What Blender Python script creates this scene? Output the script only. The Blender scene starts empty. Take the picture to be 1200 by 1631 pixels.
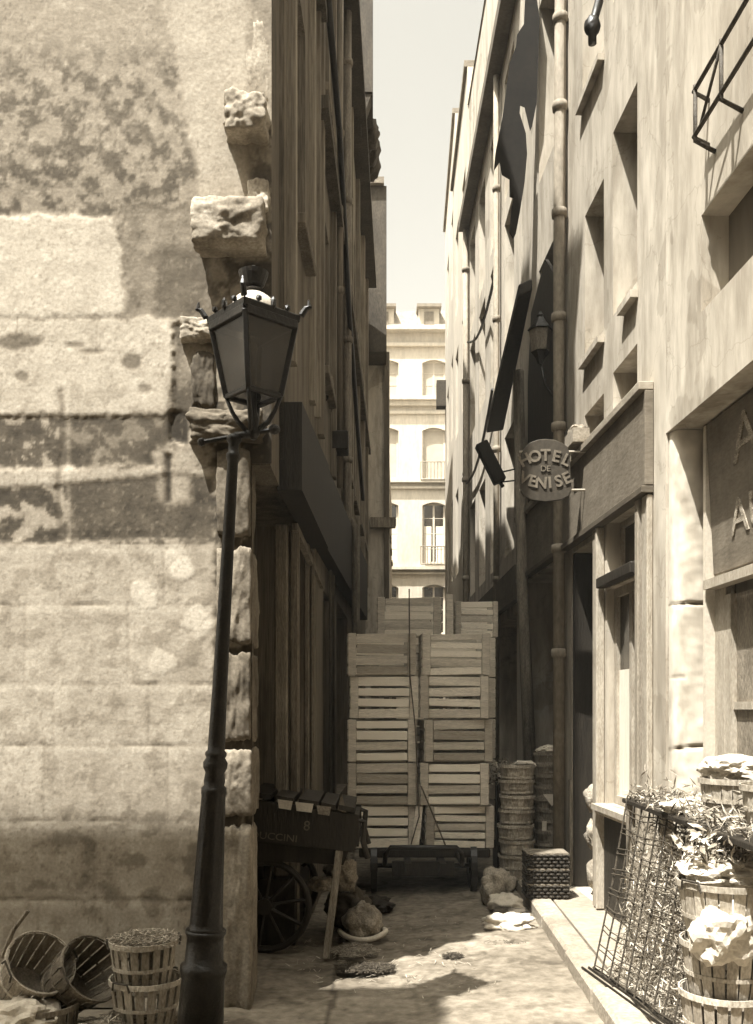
import bpy, bmesh, math, random
from mathutils import Vector, Matrix, noise
random.seed(7)
S = bpy.context.scene
COL = S.collection
F = 1500.0; CX = 600.0; HY = 1130.0; EYE = 1.5
RAY = Vector((.30, .36, -1.0))

def PX(px, Y): return (px - CX) * Y / F          # world X of a photo column at depth Y
def PZ(py, Y): return EYE + (HY - py) * Y / F    # world Z of a photo row at depth Y

# ------------------------------------------------------------ materials
def sep(L):
    t = min(1, max(0, L / .6)) ** .5
    g = .79 + .14 * t; b = .50 + .27 * t
    return (L * 1.03, L * g, L * b, 1)
MATS = {}
def mat(name, L, var=.35, scale=6, rough=.85, stretch=(1, 1, 1), bump=.25, bscale=None, spec=.3, metal=0, fine=.35, rnd=.0, grime=.0, patch=.0):
    """sepia surface: coarse and fine noise vary the albedo, 'tone' attribute scales it, noise bump"""
    if name in MATS: return MATS[name]
    m = bpy.data.materials.new(name); m.use_nodes = True
    nt = m.node_tree; N = nt.nodes; K = nt.links
    b = N['Principled BSDF']
    tc = N.new('ShaderNodeTexCoord'); mp = N.new('ShaderNodeMapping'); K.new(tc.outputs['Object'], mp.inputs[0])
    mp.inputs['Scale'].default_value = stretch
    n1 = N.new('ShaderNodeTexNoise'); n1.inputs['Scale'].default_value = scale; n1.inputs['Detail'].default_value = 7; n1.inputs['Roughness'].default_value = .62
    n2 = N.new('ShaderNodeTexNoise'); n2.inputs['Scale'].default_value = scale * 9; n2.inputs['Detail'].default_value = 4
    K.new(mp.outputs[0], n1.inputs[0]); K.new(mp.outputs[0], n2.inputs[0])
    r1 = N.new('ShaderNodeMapRange'); K.new(n1.outputs[0], r1.inputs[0])
    r1.inputs[1].default_value = .3; r1.inputs[2].default_value = .7; r1.inputs[3].default_value = 1 - var; r1.inputs[4].default_value = 1 + var
    r2 = N.new('ShaderNodeMapRange'); K.new(n2.outputs[0], r2.inputs[0])
    r2.inputs[1].default_value = .3; r2.inputs[2].default_value = .7; r2.inputs[3].default_value = 1 - fine * .6; r2.inputs[4].default_value = 1 + fine * .6
    mu = N.new('ShaderNodeMath'); mu.operation = 'MULTIPLY'; K.new(r1.outputs[0], mu.inputs[0]); K.new(r2.outputs[0], mu.inputs[1])
    at = N.new('ShaderNodeAttribute'); at.attribute_name = 'tone'
    m2 = N.new('ShaderNodeMath'); m2.operation = 'MULTIPLY'; K.new(mu.outputs[0], m2.inputs[0]); K.new(at.outputs['Fac'], m2.inputs[1])
    last = m2
    if rnd:
        oi = N.new('ShaderNodeObjectInfo'); rr = N.new('ShaderNodeMapRange'); K.new(oi.outputs['Random'], rr.inputs[0])
        rr.inputs[3].default_value = 1 - rnd; rr.inputs[4].default_value = 1 + rnd
        m3 = N.new('ShaderNodeMath'); m3.operation = 'MULTIPLY'; K.new(last.outputs[0], m3.inputs[0]); K.new(rr.outputs[0], m3.inputs[1]); last = m3
    if grime:   # stains with ragged outlines
        n4 = N.new('ShaderNodeTexNoise'); n4.inputs['Scale'].default_value = 1.3; n4.inputs['Detail'].default_value = 9; n4.inputs['Roughness'].default_value = .7
        mp4 = N.new('ShaderNodeMapping'); K.new(tc.outputs['Object'], mp4.inputs[0]); mp4.inputs['Scale'].default_value = (3, 3, .7); K.new(mp4.outputs[0], n4.inputs[0])
        r4 = N.new('ShaderNodeMapRange'); K.new(n4.outputs[0], r4.inputs[0])
        r4.inputs[1].default_value = .46; r4.inputs[2].default_value = .60; r4.inputs[3].default_value = 1.0; r4.inputs[4].default_value = 1 - grime
        m4 = N.new('ShaderNodeMath'); m4.operation = 'MULTIPLY'; K.new(last.outputs[0], m4.inputs[0]); K.new(r4.outputs[0], m4.inputs[1]); last = m4
    if patch:   # hard-edged repairs and bare spots plus fine cracks
        n5 = N.new('ShaderNodeTexNoise'); n5.inputs['Scale'].default_value = 1.1; n5.inputs['Detail'].default_value = 6; n5.inputs['Roughness'].default_value = .55; n5.inputs['Distortion'].default_value = .4
        K.new(tc.outputs['Object'], n5.inputs[0]); r5 = N.new('ShaderNodeMapRange'); K.new(n5.outputs[0], r5.inputs[0])
        r5.inputs[1].default_value = .585; r5.inputs[2].default_value = .60; r5.inputs[3].default_value = 1; r5.inputs[4].default_value = 1 - patch
        v5 = N.new('ShaderNodeTexVoronoi'); v5.feature = 'DISTANCE_TO_EDGE'; v5.inputs['Scale'].default_value = 1.3
        nd = N.new('ShaderNodeVectorMath'); nd.operation = 'MULTIPLY_ADD'; n6 = N.new('ShaderNodeTexNoise'); n6.inputs['Scale'].default_value = 3.5; n6.inputs['Detail'].default_value = 6
        K.new(tc.outputs['Object'], n6.inputs[0]); K.new(n6.outputs['Color'], nd.inputs[0]); nd.inputs[1].default_value = (.55, .55, .55); K.new(tc.outputs['Object'], nd.inputs[2]); K.new(nd.outputs[0], v5.inputs['Vector'])
        r6 = N.new('ShaderNodeMapRange'); K.new(v5.outputs['Distance'], r6.inputs[0]); r6.inputs[1].default_value = .0; r6.inputs[2].default_value = .010; r6.inputs[3].default_value = .80; r6.inputs[4].default_value = 1
        m5 = N.new('ShaderNodeMath'); m5.operation = 'MULTIPLY'; K.new(r5.outputs[0], m5.inputs[0]); K.new(r6.outputs[0], m5.inputs[1])
        m6 = N.new('ShaderNodeMath'); m6.operation = 'MULTIPLY'; K.new(last.outputs[0], m6.inputs[0]); K.new(m5.outputs[0], m6.inputs[1]); last = m6
    # value -> sepia colour
    vm = N.new('ShaderNodeMath'); vm.operation = 'MULTIPLY'; K.new(last.outputs[0], vm.inputs[0]); vm.inputs[1].default_value = L
    cr = N.new('ShaderNodeValToRGB'); K.new(vm.outputs[0], cr.inputs[0])
    els = cr.color_ramp.elements
    els[0].position = 0; els[0].color = (0.001, .0007, .0004, 1)
    els[1].position = .9; els[1].color = sep(.85)
    for p in (.03, .1, .25, .5):
        e = els.new(p); e.color = sep(p)
    K.new(cr.outputs[0], b.inputs['Base Color'])
    b.inputs['Roughness'].default_value = rough
    b.inputs['Specular IOR Level'].default_value = spec
    b.inputs['Metallic'].default_value = metal
    if bump:
        bp = N.new('ShaderNodeBump'); bp.inputs['Strength'].default_value = bump; bp.inputs['Distance'].default_value = .02
        n3 = N.new('ShaderNodeTexNoise'); n3.inputs['Scale'].default_value = bscale or scale * 5; n3.inputs['Detail'].default_value = 6
        K.new(mp.outputs[0], n3.inputs[0]); K.new(n3.outputs[0], bp.inputs['Height']); K.new(bp.outputs[0], b.inputs['Normal'])
    MATS[name] = m
    return m

M_stone = mat('weathered_limestone', 1.0, .15, 7, .93, bump=.16, bscale=30, fine=.22)
M_quoin = mat('rough_corner_stone', .22, .5, 7, .93, bump=.2, bscale=30, fine=.4)
M_plas = mat('lime_plaster', .44, .20, 1.3, .93, (1, 1, .28), bump=.35, bscale=14, fine=.22, grime=.26, patch=.2)
M_plas2 = mat('pale_plaster', .50, .13, 1.6, .93, (1, 1, .2), bump=.25, bscale=16, fine=.2, grime=.3, patch=.25)
M_plas3 = mat('bleached_plaster', .50, .10, 1.2, .93, (1, 1, .4), bump=.2, fine=.15, grime=.12)
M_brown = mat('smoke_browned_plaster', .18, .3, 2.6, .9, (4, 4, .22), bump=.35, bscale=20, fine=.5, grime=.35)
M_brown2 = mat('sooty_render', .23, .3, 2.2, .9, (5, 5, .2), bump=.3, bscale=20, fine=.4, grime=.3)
M_slate = mat('slate_cladding', .055, .3, 5, .8, (1, 1, .5), bump=.3, fine=.5)
M_darkwood = mat('tarred_wood', .022, .4, 8, .6, (3, 3, .4), bump=.3, fine=.4)
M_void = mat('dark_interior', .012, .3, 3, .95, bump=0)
M_oldwood = mat('worn_grey_timber', .20, .45, 6, .8, (5, 5, .5), bump=.5, fine=.6)
M_fascia = mat('painted_fascia_board', .15, .22, 3, .65, (1, 1, 3), bump=.12, fine=.25, grime=.2)
M_paint = mat('peeling_pale_paint', .33, .22, 9, .6, (2, 2, .5), bump=.25, fine=.35)
M_white = mat('white_paint', .5, .12, 6, .6, bump=.1, fine=.15)
M_glass = mat('window_glass', .03, .4, 2, .12, bump=.02, spec=.7)
M_blind = mat('linen_blind', .40, .08, 4, .9, bump=.05, fine=.1)
M_curt = mat('white_curtain', .72, .12, 9, .9, (6, 6, .5), bump=.2, fine=.2)
M_zinc = mat('zinc_pipe', .24, .3, 5, .8, (1, 1, .4), bump=.15, fine=.3)
M_iron = mat('dark_iron', .011, .6, 14, .42, bump=.2, bscale=60, spec=.4, fine=.9)
M_rust = mat('rusty_iron_rod', .05, .4, 20, .7, bump=.3, fine=.4)
M_crate = mat('crate_pine', .74, .2, 3.2, .8, (1, 6, 9), bump=.25, bscale=30, fine=.4, rnd=.12)
M_basket = mat('split_wood_basket', .33, .25, 12, .75, (1, 1, .4), bump=.35, fine=.5, rnd=.16)
M_basketd = mat('old_split_wood', .17, .3, 12, .75, (1, 1, .4), bump=.35, fine=.5, rnd=.2)
M_wicker = mat('brown_wicker', .07, .4, 30, .7, bump=.4, fine=.6)
M_sack = mat('hemp_sack', .26, .4, 9, .95, bump=.6, bscale=40, fine=.5)
M_paper = mat('crumpled_paper', .50, .12, 9, .9, bump=.4, bscale=20, fine=.2)
M_straw = mat('straw', .30, .4, 20, .9, bump=.2)
M_green = mat('limp_leaves', .22, .5, 18, .8, bump=.3)
M_road = mat('worn_paving', .19, .25, 1.9, .85, bump=.55, bscale=26, fine=.5, grime=.22)
M_ground = mat('earth', .17, .25, 1.2, .9, bump=.4, fine=.4)
M_walk = mat('pavement_slabs', .30, .14, 2.5, .85, bump=.3, bscale=24, fine=.25)
M_kerb = mat('granite_kerb', .28, .2, 5, .8, bump=.4, bscale=40, fine=.35)
M_opal = mat('opal_glass', .62, .12, 8, .2, bump=.03, spec=.6)
M_lglass = mat('dusty_lantern_glass', .05, .4, 7, .22, bump=.05, spec=.6)
M_letter = mat('faded_white_lettering', .15, .35, 14, .8, bump=.1)
M_lglass.node_tree.nodes['Principled BSDF'].inputs['Alpha'].default_value = .55
M_letterw = mat('worn_lettering', .27, .6, 9, .8, (1, 1, 3), bump=.1, fine=.9)
M_letterd = mat('dim_lettering', .11, .35, 14, .8, bump=.1)
M_board = mat('weathered_sign_board', .05, .3, 4, .6, (1, 1, 1), bump=.12, fine=.3, grime=.3)
M_roof = mat('grey_roof', .20, .3, 4, .8, bump=.3)
M_rope = mat('hemp_rope', .10, .3, 30, .9)

# ------------------------------------------------------------ mesh builder
class MB:
    def __init__(s): s.v = []; s.f = []; s.t = []; s.tone = 1.0
    def add(s, vs, fs, tone=None):
        o = len(s.v); s.v += [Vector(p) for p in vs]; s.f += [tuple(i + o for i in f) for f in fs]
        s.t += [s.tone if tone is None else tone] * len(vs); return s
    def quad(s, a, b, c, d, tone=None): return s.add([a, b, c, d], [(0, 1, 2, 3)], tone)
    def obox(s, c, ax, ay, az, tone=None):
        c = Vector(c); ax = Vector(ax); ay = Vector(ay); az = Vector(az); vs = []
        for k in (-1, 1):
            for j in (-1, 1):
                for i in (-1, 1): vs.append(c + ax * i + ay * j + az * k)
        return s.add(vs, [(0, 2, 3, 1), (4, 5, 7, 6), (0, 1, 5, 4), (2, 6, 7, 3), (0, 4, 6, 2), (1, 3, 7, 5)], tone)
    def box(s, x0, y0, z0, x1, y1, z1, tone=None):
        return s.obox(((x0 + x1) / 2, (y0 + y1) / 2, (z0 + z1) / 2), (abs(x1 - x0) / 2, 0, 0), (0, abs(y1 - y0) / 2, 0), (0, 0, abs(z1 - z0) / 2), tone)
    def bar(s, a, b, w, h, up=(0, 0, 1), tone=None):
        a = Vector(a); b = Vector(b); d = b - a; L = d.length; d.normalize()
        up = Vector(up)
        if abs(d.dot(up)) > .95: up = Vector((0, 1, 0))
        x = d.cross(up).normalized(); z = x.cross(d).normalized()
        return s.obox((a + b) / 2, x * w / 2, d * L / 2, z * h / 2, tone)
    def tube(s, pts, r, n=8, tone=None, caps=True):
        pts = [Vector(p) for p in pts]; rs = r if isinstance(r, (list, tuple)) else [r] * len(pts)
        vs = []; fs = []; prev = None
        for i, p in enumerate(pts):
            d = (pts[min(i + 1, len(pts) - 1)] - pts[max(i - 1, 0)]).normalized()
            if prev is None:
                x = d.cross(Vector((0, 0, 1)))
                if x.length < .05: x = d.cross(Vector((1, 0, 0)))
                x.normalize()
            else: x = (prev - d * prev.dot(d)).normalized()
            prev = x; y = d.cross(x)
            for k in range(n):
                a = 2 * math.pi * k / n; vs.append(p + (x * math.cos(a) + y * math.sin(a)) * rs[i])
        for i in range(len(pts) - 1):
            for k in range(n):
                fs.append((i * n + k, i * n + (k + 1) % n, (i + 1) * n + (k + 1) % n, (i + 1) * n + k))
        if caps: fs.append(tuple(range(n))[::-1]); fs.append(tuple((len(pts) - 1) * n + k for k in range(n)))
        return s.add(vs, fs, tone)
    def lathe(s, prof, c=(0, 0, 0), n=24, axis=None, tone=None, flute=0, fz=None, cap=True):
        c = Vector(c); vs = []; fs = []
        R = Matrix.Identity(3) if axis is None else Vector(axis).to_track_quat('Z', 'Y').to_matrix()
        for (r, z) in prof:
            for k in range(n):
                a = 2 * math.pi * k / n; rr = r
                if flute and fz and fz[0] < z < fz[1]: rr = r * (1 - flute * (k % 2))
                vs.append(c + R @ Vector((rr * math.cos(a), rr * math.sin(a), z)))
        for i in range(len(prof) - 1):
            for k in range(n): fs.append((i * n + k, i * n + (k + 1) % n, (i + 1) * n + (k + 1) % n, (i + 1) * n + k))
        if cap and prof[0][0] > 1e-4: fs.append(tuple(range(n))[::-1])
        if cap and prof[-1][0] > 1e-4: fs.append(tuple((len(prof) - 1) * n + k for k in range(n)))
        return s.add(vs, fs, tone)
    def ring(s, c, R, r, axis=(0, 0, 1), n=24, m=6, flat=1.0, tone=None, wob=0):
        c = Vector(c); Q = Vector(axis).to_track_quat('Z', 'Y').to_matrix(); vs = []; fs = []
        for i in range(n):
            a = 2 * math.pi * i / n; RR = R + wob * math.sin(a * 3 + R * 90)
            for j in range(m):
                b = 2 * math.pi * j / m; q = RR + r * math.cos(b)
                vs.append(c + Q @ Vector((q * math.cos(a), q * math.sin(a), r * flat * math.sin(b) + wob * math.cos(2 * a))))
        for i in range(n):
            for j in range(m): fs.append((i * m + j, ((i + 1) % n) * m + j, ((i + 1) % n) * m + (j + 1) % m, i * m + (j + 1) % m))
        return s.add(vs, fs, tone)
    def lump(s, c, rad, seed=0, amp=.25, freq=2.2, sub=3, cube=0.0, tone=None, fine=.0):
        bm = bmesh.new(); bmesh.ops.create_icosphere(bm, subdivisions=sub, radius=1); vs = []
        for v in bm.verts:
            p = v.co.copy()
            if cube:
                m_ = max(abs(p.x), abs(p.y), abs(p.z)); p = p.lerp(p / m_ * .85, cube)
            q = v.co * freq + Vector((seed * 7.1, seed * 3.3, seed))
            k = 1 + amp * noise.fractal(q, 1, 2.1, 4) + fine * noise.noise(v.co * 8 + Vector((seed, 0, 0)))
            p = p * k
            vs.append(Vector(c) + Vector((p.x * rad[0], p.y * rad[1], p.z * rad[2])))
        fs = [tuple(w.index for w in f.verts) for f in bm.faces]; bm.free()
        return s.add(vs, fs, tone)
    def prism(s, poly, d, tone=None):
        d = Vector(d); n = len(poly); P = [Vector(p) for p in poly]; vs = P + [p + d for p in P]
        fs = [tuple(range(n))[::-1], tuple(range(n, 2 * n))] + [(i, (i + 1) % n, n + (i + 1) % n, n + i) for i in range(n)]
        return s.add(vs, fs, tone)
    def build(s, name, m, parent=None, smooth=False, bevel=0):
        inv = INV.get(parent.name, Matrix.Identity(4)) if parent else Matrix.Identity(4)
        me = bpy.data.meshes.new(name); me.from_pydata([inv @ v for v in s.v], [], s.f)
        a = me.color_attributes.new('tone', 'FLOAT_COLOR', 'POINT')
        buf = []
        for t in s.t: buf += [t, t, t, 1]
        a.data.foreach_set('color', buf)
        bm = bmesh.new(); bm.from_mesh(me); bmesh.ops.recalc_face_normals(bm, faces=bm.faces); bm.to_mesh(me); bm.free()
        me.materials.append(m)
        if smooth: me.polygons.foreach_set('use_smooth', [True] * len(me.polygons))
        o = bpy.data.objects.new(name, me); COL.objects.link(o)
        if parent: o.parent = parent; INV[o.name] = inv
        if bevel:
            b = o.modifiers.new('bevel', 'BEVEL'); b.width = bevel; b.segments = 1; b.limit_method = 'ANGLE'
        return o
INV = {}
def tag(o, label=None, cat=None, group=None, kind=None):
    if label: o['label'] = label
    if cat: o['category'] = cat
    if group: o['group'] = group
    if kind: o['kind'] = kind
    return o
def thing(name, label, cat, loc=(0, 0, 0), rz=0, group=None):
    o = bpy.data.objects.new(name, None); COL.objects.link(o); o.location = loc; o.rotation_euler = (0, 0, rz)
    o.empty_display_size = .1
    INV[o.name] = (Matrix.Translation(loc) @ Matrix.Rotation(rz, 4, 'Z')).inverted()
    return tag(o, label, cat, group)
def dup(root, loc, rot=(0, 0, 0), label=None, group=None, scale=1):
    r = root.copy(); COL.objects.link(r); r.location = loc; r.rotation_euler = rot; r.scale = (scale,) * 3
    if label: r['label'] = label
    if group: r['group'] = group
    for ch in root.children:
        c = ch.copy(); COL.objects.link(c); c.parent = r
        for g in ch.children:
            d = g.copy(); COL.objects.link(d); d.parent = c
    return r
def text(body, size, m, parent, M, ext=.004, name='lettering', sx=1.0, bold=.0):
    cu = bpy.data.curves.new('t', 'FONT'); cu.body = body; cu.size = size; cu.extrude = ext; cu.align_x = 'CENTER'; cu.align_y = 'CENTER'; cu.offset = bold
    cu.resolution_u = 3
    o = bpy.data.objects.new('t', cu); COL.objects.link(o); bpy.context.view_layer.update()
    me = bpy.data.meshes.new_from_object(o.evaluated_get(bpy.context.evaluated_depsgraph_get()))
    bpy.data.objects.remove(o)
    mb = MB(); MM = M @ Matrix.Diagonal((sx, 1, 1, 1))
    mb.add([MM @ v.co for v in me.vertices], [tuple(p.vertices) for p in me.polygons])
    bpy.data.meshes.remove(me)
    return mb if parent is None else mb.build(name, m, parent)

# ------------------------------------------------------------ facades
class Fr:
    """a facade line from P0 to P1; w is measured outwards into the alley"""
    def __init__(s, P0, P1, side):
        s.P0 = Vector((*P0, 0)); d = Vector((*P1, 0)) - s.P0; s.L = d.length; s.d = d.normalized()
        s.n = Vector((-s.d.y, s.d.x, 0)) * side
    def p(s, u, w, z): return s.P0 + s.d * u + s.n * w + Vector((0, 0, z))
    def box(s, mb, u0, u1, w0, w1, z0, z1, tone=None):
        return mb.obox(s.p((u0 + u1) / 2, (w0 + w1) / 2, (z0 + z1) / 2), s.d * (u1 - u0) / 2, s.n * (w1 - w0) / 2, Vector((0, 0, (z1 - z0) / 2)), tone)
    def uat(s, Y): return (Y - s.P0.y) / s.d.y
def wallmesh(fr, z0, z1, depth, ops):
    mb = MB(); us = {0, fr.L}; zs = {z0, z1}
    for o in ops: us |= {o[0], o[1]}; zs |= {o[2], o[3]}
    us = sorted(us); zs = sorted(zs); p = fr.p
    for i in range(len(us) - 1):
        for j in range(len(zs) - 1):
            cu = (us[i] + us[i + 1]) / 2; cz = (zs[j] + zs[j + 1]) / 2
            if any(o[0] < cu < o[1] and o[2] < cz < o[3] for o in ops): continue
            mb.quad(p(us[i], 0, zs[j]), p(us[i + 1], 0, zs[j]), p(us[i + 1], 0, zs[j + 1]), p(us[i], 0, zs[j + 1]))
    for (a, b, c, d, r) in [o[:5] for o in ops]:
        mb.quad(p(a, 0, c), p(a, -r, c), p(a, -r, d), p(a, 0, d)); mb.quad(p(b, 0, c), p(b, -r, c), p(b, -r, d), p(b, 0, d))
        mb.quad(p(a, 0, c), p(b, 0, c), p(b, -r, c), p(a, -r, c)); mb.quad(p(a, 0, d), p(b, 0, d), p(b, -r, d), p(a, -r, d))
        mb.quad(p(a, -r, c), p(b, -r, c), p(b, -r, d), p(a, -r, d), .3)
    L = fr.L; D = -depth
    mb.quad(p(0, D, z0), p(L, D, z0), p(L, D, z1), p(0, D, z1))
    mb.quad(p(0, 0, z1), p(L, 0, z1), p(L, D, z1), p(0, D, z1)); mb.quad(p(0, 0, z0), p(L, 0, z0), p(L, D, z0), p(0, D, z0))
    mb.quad(p(0, 0, z0), p(0, D, z0), p(0, D, z1), p(0, 0, z1)); mb.quad(p(L, 0, z0), p(L, D, z0), p(L, D, z1), p(L, 0, z1))
    return mb
def window(root, fr, o, fm=M_paint, gm=M_glass, sill=True, cols=2, rows=3, fw=.045, curtain=False, sm=None, name='window'):
    a, b, c, d, r = o[:5]; e = .003
    f = MB()
    fr.box(f, a + e, a + fw, -r + e, -r + .05, c + e, d - e); fr.box(f, b - fw, b - e, -r + e, -r + .05, c + e, d - e)
    fr.box(f, a + fw, b - fw, -r + e, -r + .05, c + e, c + fw); fr.box(f, a + fw, b - fw, -r + e, -r + .05, d - fw, d - e)
    for i in range(1, cols):
        u = a + (b - a) * i / cols; fr.box(f, u - fw * .45, u + fw * .45, -r + .008, -r + .045, c + fw, d - fw)
    for j in range(1, rows):
        z = c + (d - c) * j / rows
        for i in range(cols):
            ua = a + (b - a) * i / cols + fw * (.5 if i else 1); ub = a + (b - a) * (i + 1) / cols - fw * (.5 if i < cols - 1 else 1)
            fr.box(f, ua, ub, -r + .012, -r + .04, z - .012, z + .012)
    w = f.build(name, fm, root)
    g = MB(); fr.box(g, a + fw * .8, b - fw * .8, -r + .016, -r + .024, c + fw * .8, d - fw * .8); g.build('pane', gm, w)
    if curtain:
        k = MB()
        for q in (0, 1):
            ua = a + fw + (b - a - 2 * fw) * (.0 if q == 0 else .62); ub = ua + (b - a - 2 * fw) * .38
            fr.box(k, ua, ub, -r + .026, -r + .030, c + fw, c + (d - c) * .62)
        k.build('curtain', M_curt, w)
    if sill:
        k = MB(); fr.box(k, a - .06, b + .06, -r + .051, .07, c - .07, c - e); k.build('sill', sm or M_plas2, w, bevel=.006)
    return w

# ------------------------------------------------------------ world, sun, camera
w = bpy.data.worlds.new('World'); S.world = w; w.use_nodes = True
nt = w.node_tree; bg = nt.nodes['Background']
sky = nt.nodes.new('ShaderNodeTexSky'); sky.sky_type = 'NISHITA'; sky.sun_disc = False
sky.sun_elevation = math.asin(1 / RAY.length); sky.sun_rotation = math.atan2(-RAY.x, -RAY.y)
sky.dust_density = 4.0; sky.air_density = 1.0; sky.ozone_density = 1
bw = nt.nodes.new('ShaderNodeRGBToBW'); nt.links.new(sky.outputs[0], bw.inputs[0])
mx = nt.nodes.new('ShaderNodeVectorMath'); mx.operation = 'SCALE'; mx.inputs[0].default_value = (1.0, .965, .855)
nt.links.new(bw.outputs[0], mx.inputs['Scale']); nt.links.new(mx.outputs[0], bg.inputs[0]); bg.inputs[1].default_value = .14
sd = bpy.data.lights.new('sun', 'SUN'); sd.energy = 3.9; sd.angle = math.radians(.55); sd.color = (1, .985, .935)
so = bpy.data.objects.new('sun', sd); COL.objects.link(so); so.rotation_euler = RAY.to_track_quat('-Z', 'Y').to_euler(); so.location = (-3, -3, 20)
cd = bpy.data.cameras.new('camera'); cam = bpy.data.objects.new('camera', cd); COL.objects.link(cam); S.camera = cam
cam.location = (0, 0, EYE); cam.rotation_euler = (math.radians(90), 0, 0)
cd.sensor_fit = 'VERTICAL'; cd.sensor_height = 24; cd.lens = F / 1631 * 24; cd.shift_y = (HY - 815.5) / 1631; cd.clip_end = 600; cd.clip_start = .05
S.view_settings.view_transform = 'Standard'; S.view_settings.look = 'None'; S.view_settings.exposure = 1.84; S.view_settings.gamma = 1

# ------------------------------------------------------------ ground
g = MB(); g.quad((-60, -60, -.03), (60, -60, -.03), (60, 90, -.03), (-60, 90, -.03)); tag(g.build('ground', M_ground), kind='structure')
def gridsheet(x0, x1, nx, y0, y1, ny, zf, tf):
    mb = MB(); vs = []; ts = []
    for j in range(ny + 1):
        for i in range(nx + 1):
            x = x0 + (x1 - x0) * i / nx; y = y0 + (y1 - y0) * j / ny; vs.append((x, y, zf(x, y))); ts.append(tf(x, y))
    fs = [(j * (nx + 1) + i, j * (nx + 1) + i + 1, (j + 1) * (nx + 1) + i + 1, (j + 1) * (nx + 1) + i) for j in range(ny) for i in range(nx)]
    mb.add(vs, fs); mb.t = ts; return mb
def sm0(a, b, x): return max(0, min(1, (x - a) / (b - a)))
def kerbx(y): return .955 + .0245 * min(y, 9) + .05 * max(0, y - 9)
def roadz(x, y):
    q = Vector((x, y, 0))
    z = .012 * noise.noise(q * 1.7) + .006 * noise.noise(q * 6) - .02
    z += .05 * min(1, abs(x - (-.24)) / 1.0) ** 1.3
    # irregular setts worn almost flat
    c = noise.cell(Vector((math.floor(x / .21), math.floor(y / .17 + .5 * (math.floor(x / .21) % 2)), 0)))
    z += .004 * c
    return min(z, .04)
def roadt(x, y):
    q = Vector((x, y, 0)); t = 1 + .25 * noise.noise(q * 2.3)
    if abs(x + .24 + .03 * noise.noise(q * 3)) < .013: t *= .45      # open joint of the gutter
    n = noise.fractal(q * 5 + Vector((9, 2, 0)), 1, 2, 4)
    if n > .45: t *= .65
    gx = abs((x / .21) % 1 - .5); gy = abs((y / .17 + .5 * (math.floor(x / .21) % 2)) % 1 - .5); t *= 1 - .22 * max(sm0(.46, .5, gx), sm0(.44, .5, gy)) * (.4 + noise.noise(q * 1.1))
    return t
road = gridsheet(-1.3, 1.35, 130, 1.2, 14, 420, roadz, roadt); tag(road.build('road', M_road, smooth=True), kind='structure')
rd2 = gridsheet(-1.3, 4.2, 10, 14.005, 60, 20, lambda x, y: .0, lambda x, y: 1); tag(rd2.build('road', M_road), kind='structure')
# raised pavement, slab by slab, and the kerb stones
pv = MB(); y = -1.0
while y < 17:
    ln = random.uniform(.55, .95); tn = random.uniform(.85, 1.1)
    x0 = kerbx(y + ln / 2) + .16
    pv.prism([(kerbx(y) + .163, y + .004, -.02), (2.6, y + .004, -.02), (2.6, y + ln - .004, -.02), (kerbx(y + ln) + .163, y + ln - .004, -.02)], (0, 0, .14 + random.uniform(-.003, .003)), tn)
    y += ln
tag(pv.build('pavement', M_walk, bevel=.004), kind='structure')
kb = MB(); y = -1.0
while y < 17:
    ln = random.uniform(.7, 1.1); j = random.uniform(-.006, .006)
    kb.prism([(kerbx(y) + j, y + .005, -.03), (kerbx(y) + .158, y + .005, -.03), (kerbx(y + ln) + .158, y + ln - .005, -.03), (kerbx(y + ln) + j, y + ln - .005, -.03)], (0, 0, .155 + random.uniform(-.004, .004)), random.uniform(.85, 1.08))
    y += ln
tag(kb.build('kerb', M_kerb, bevel=.018), kind='structure')

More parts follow.
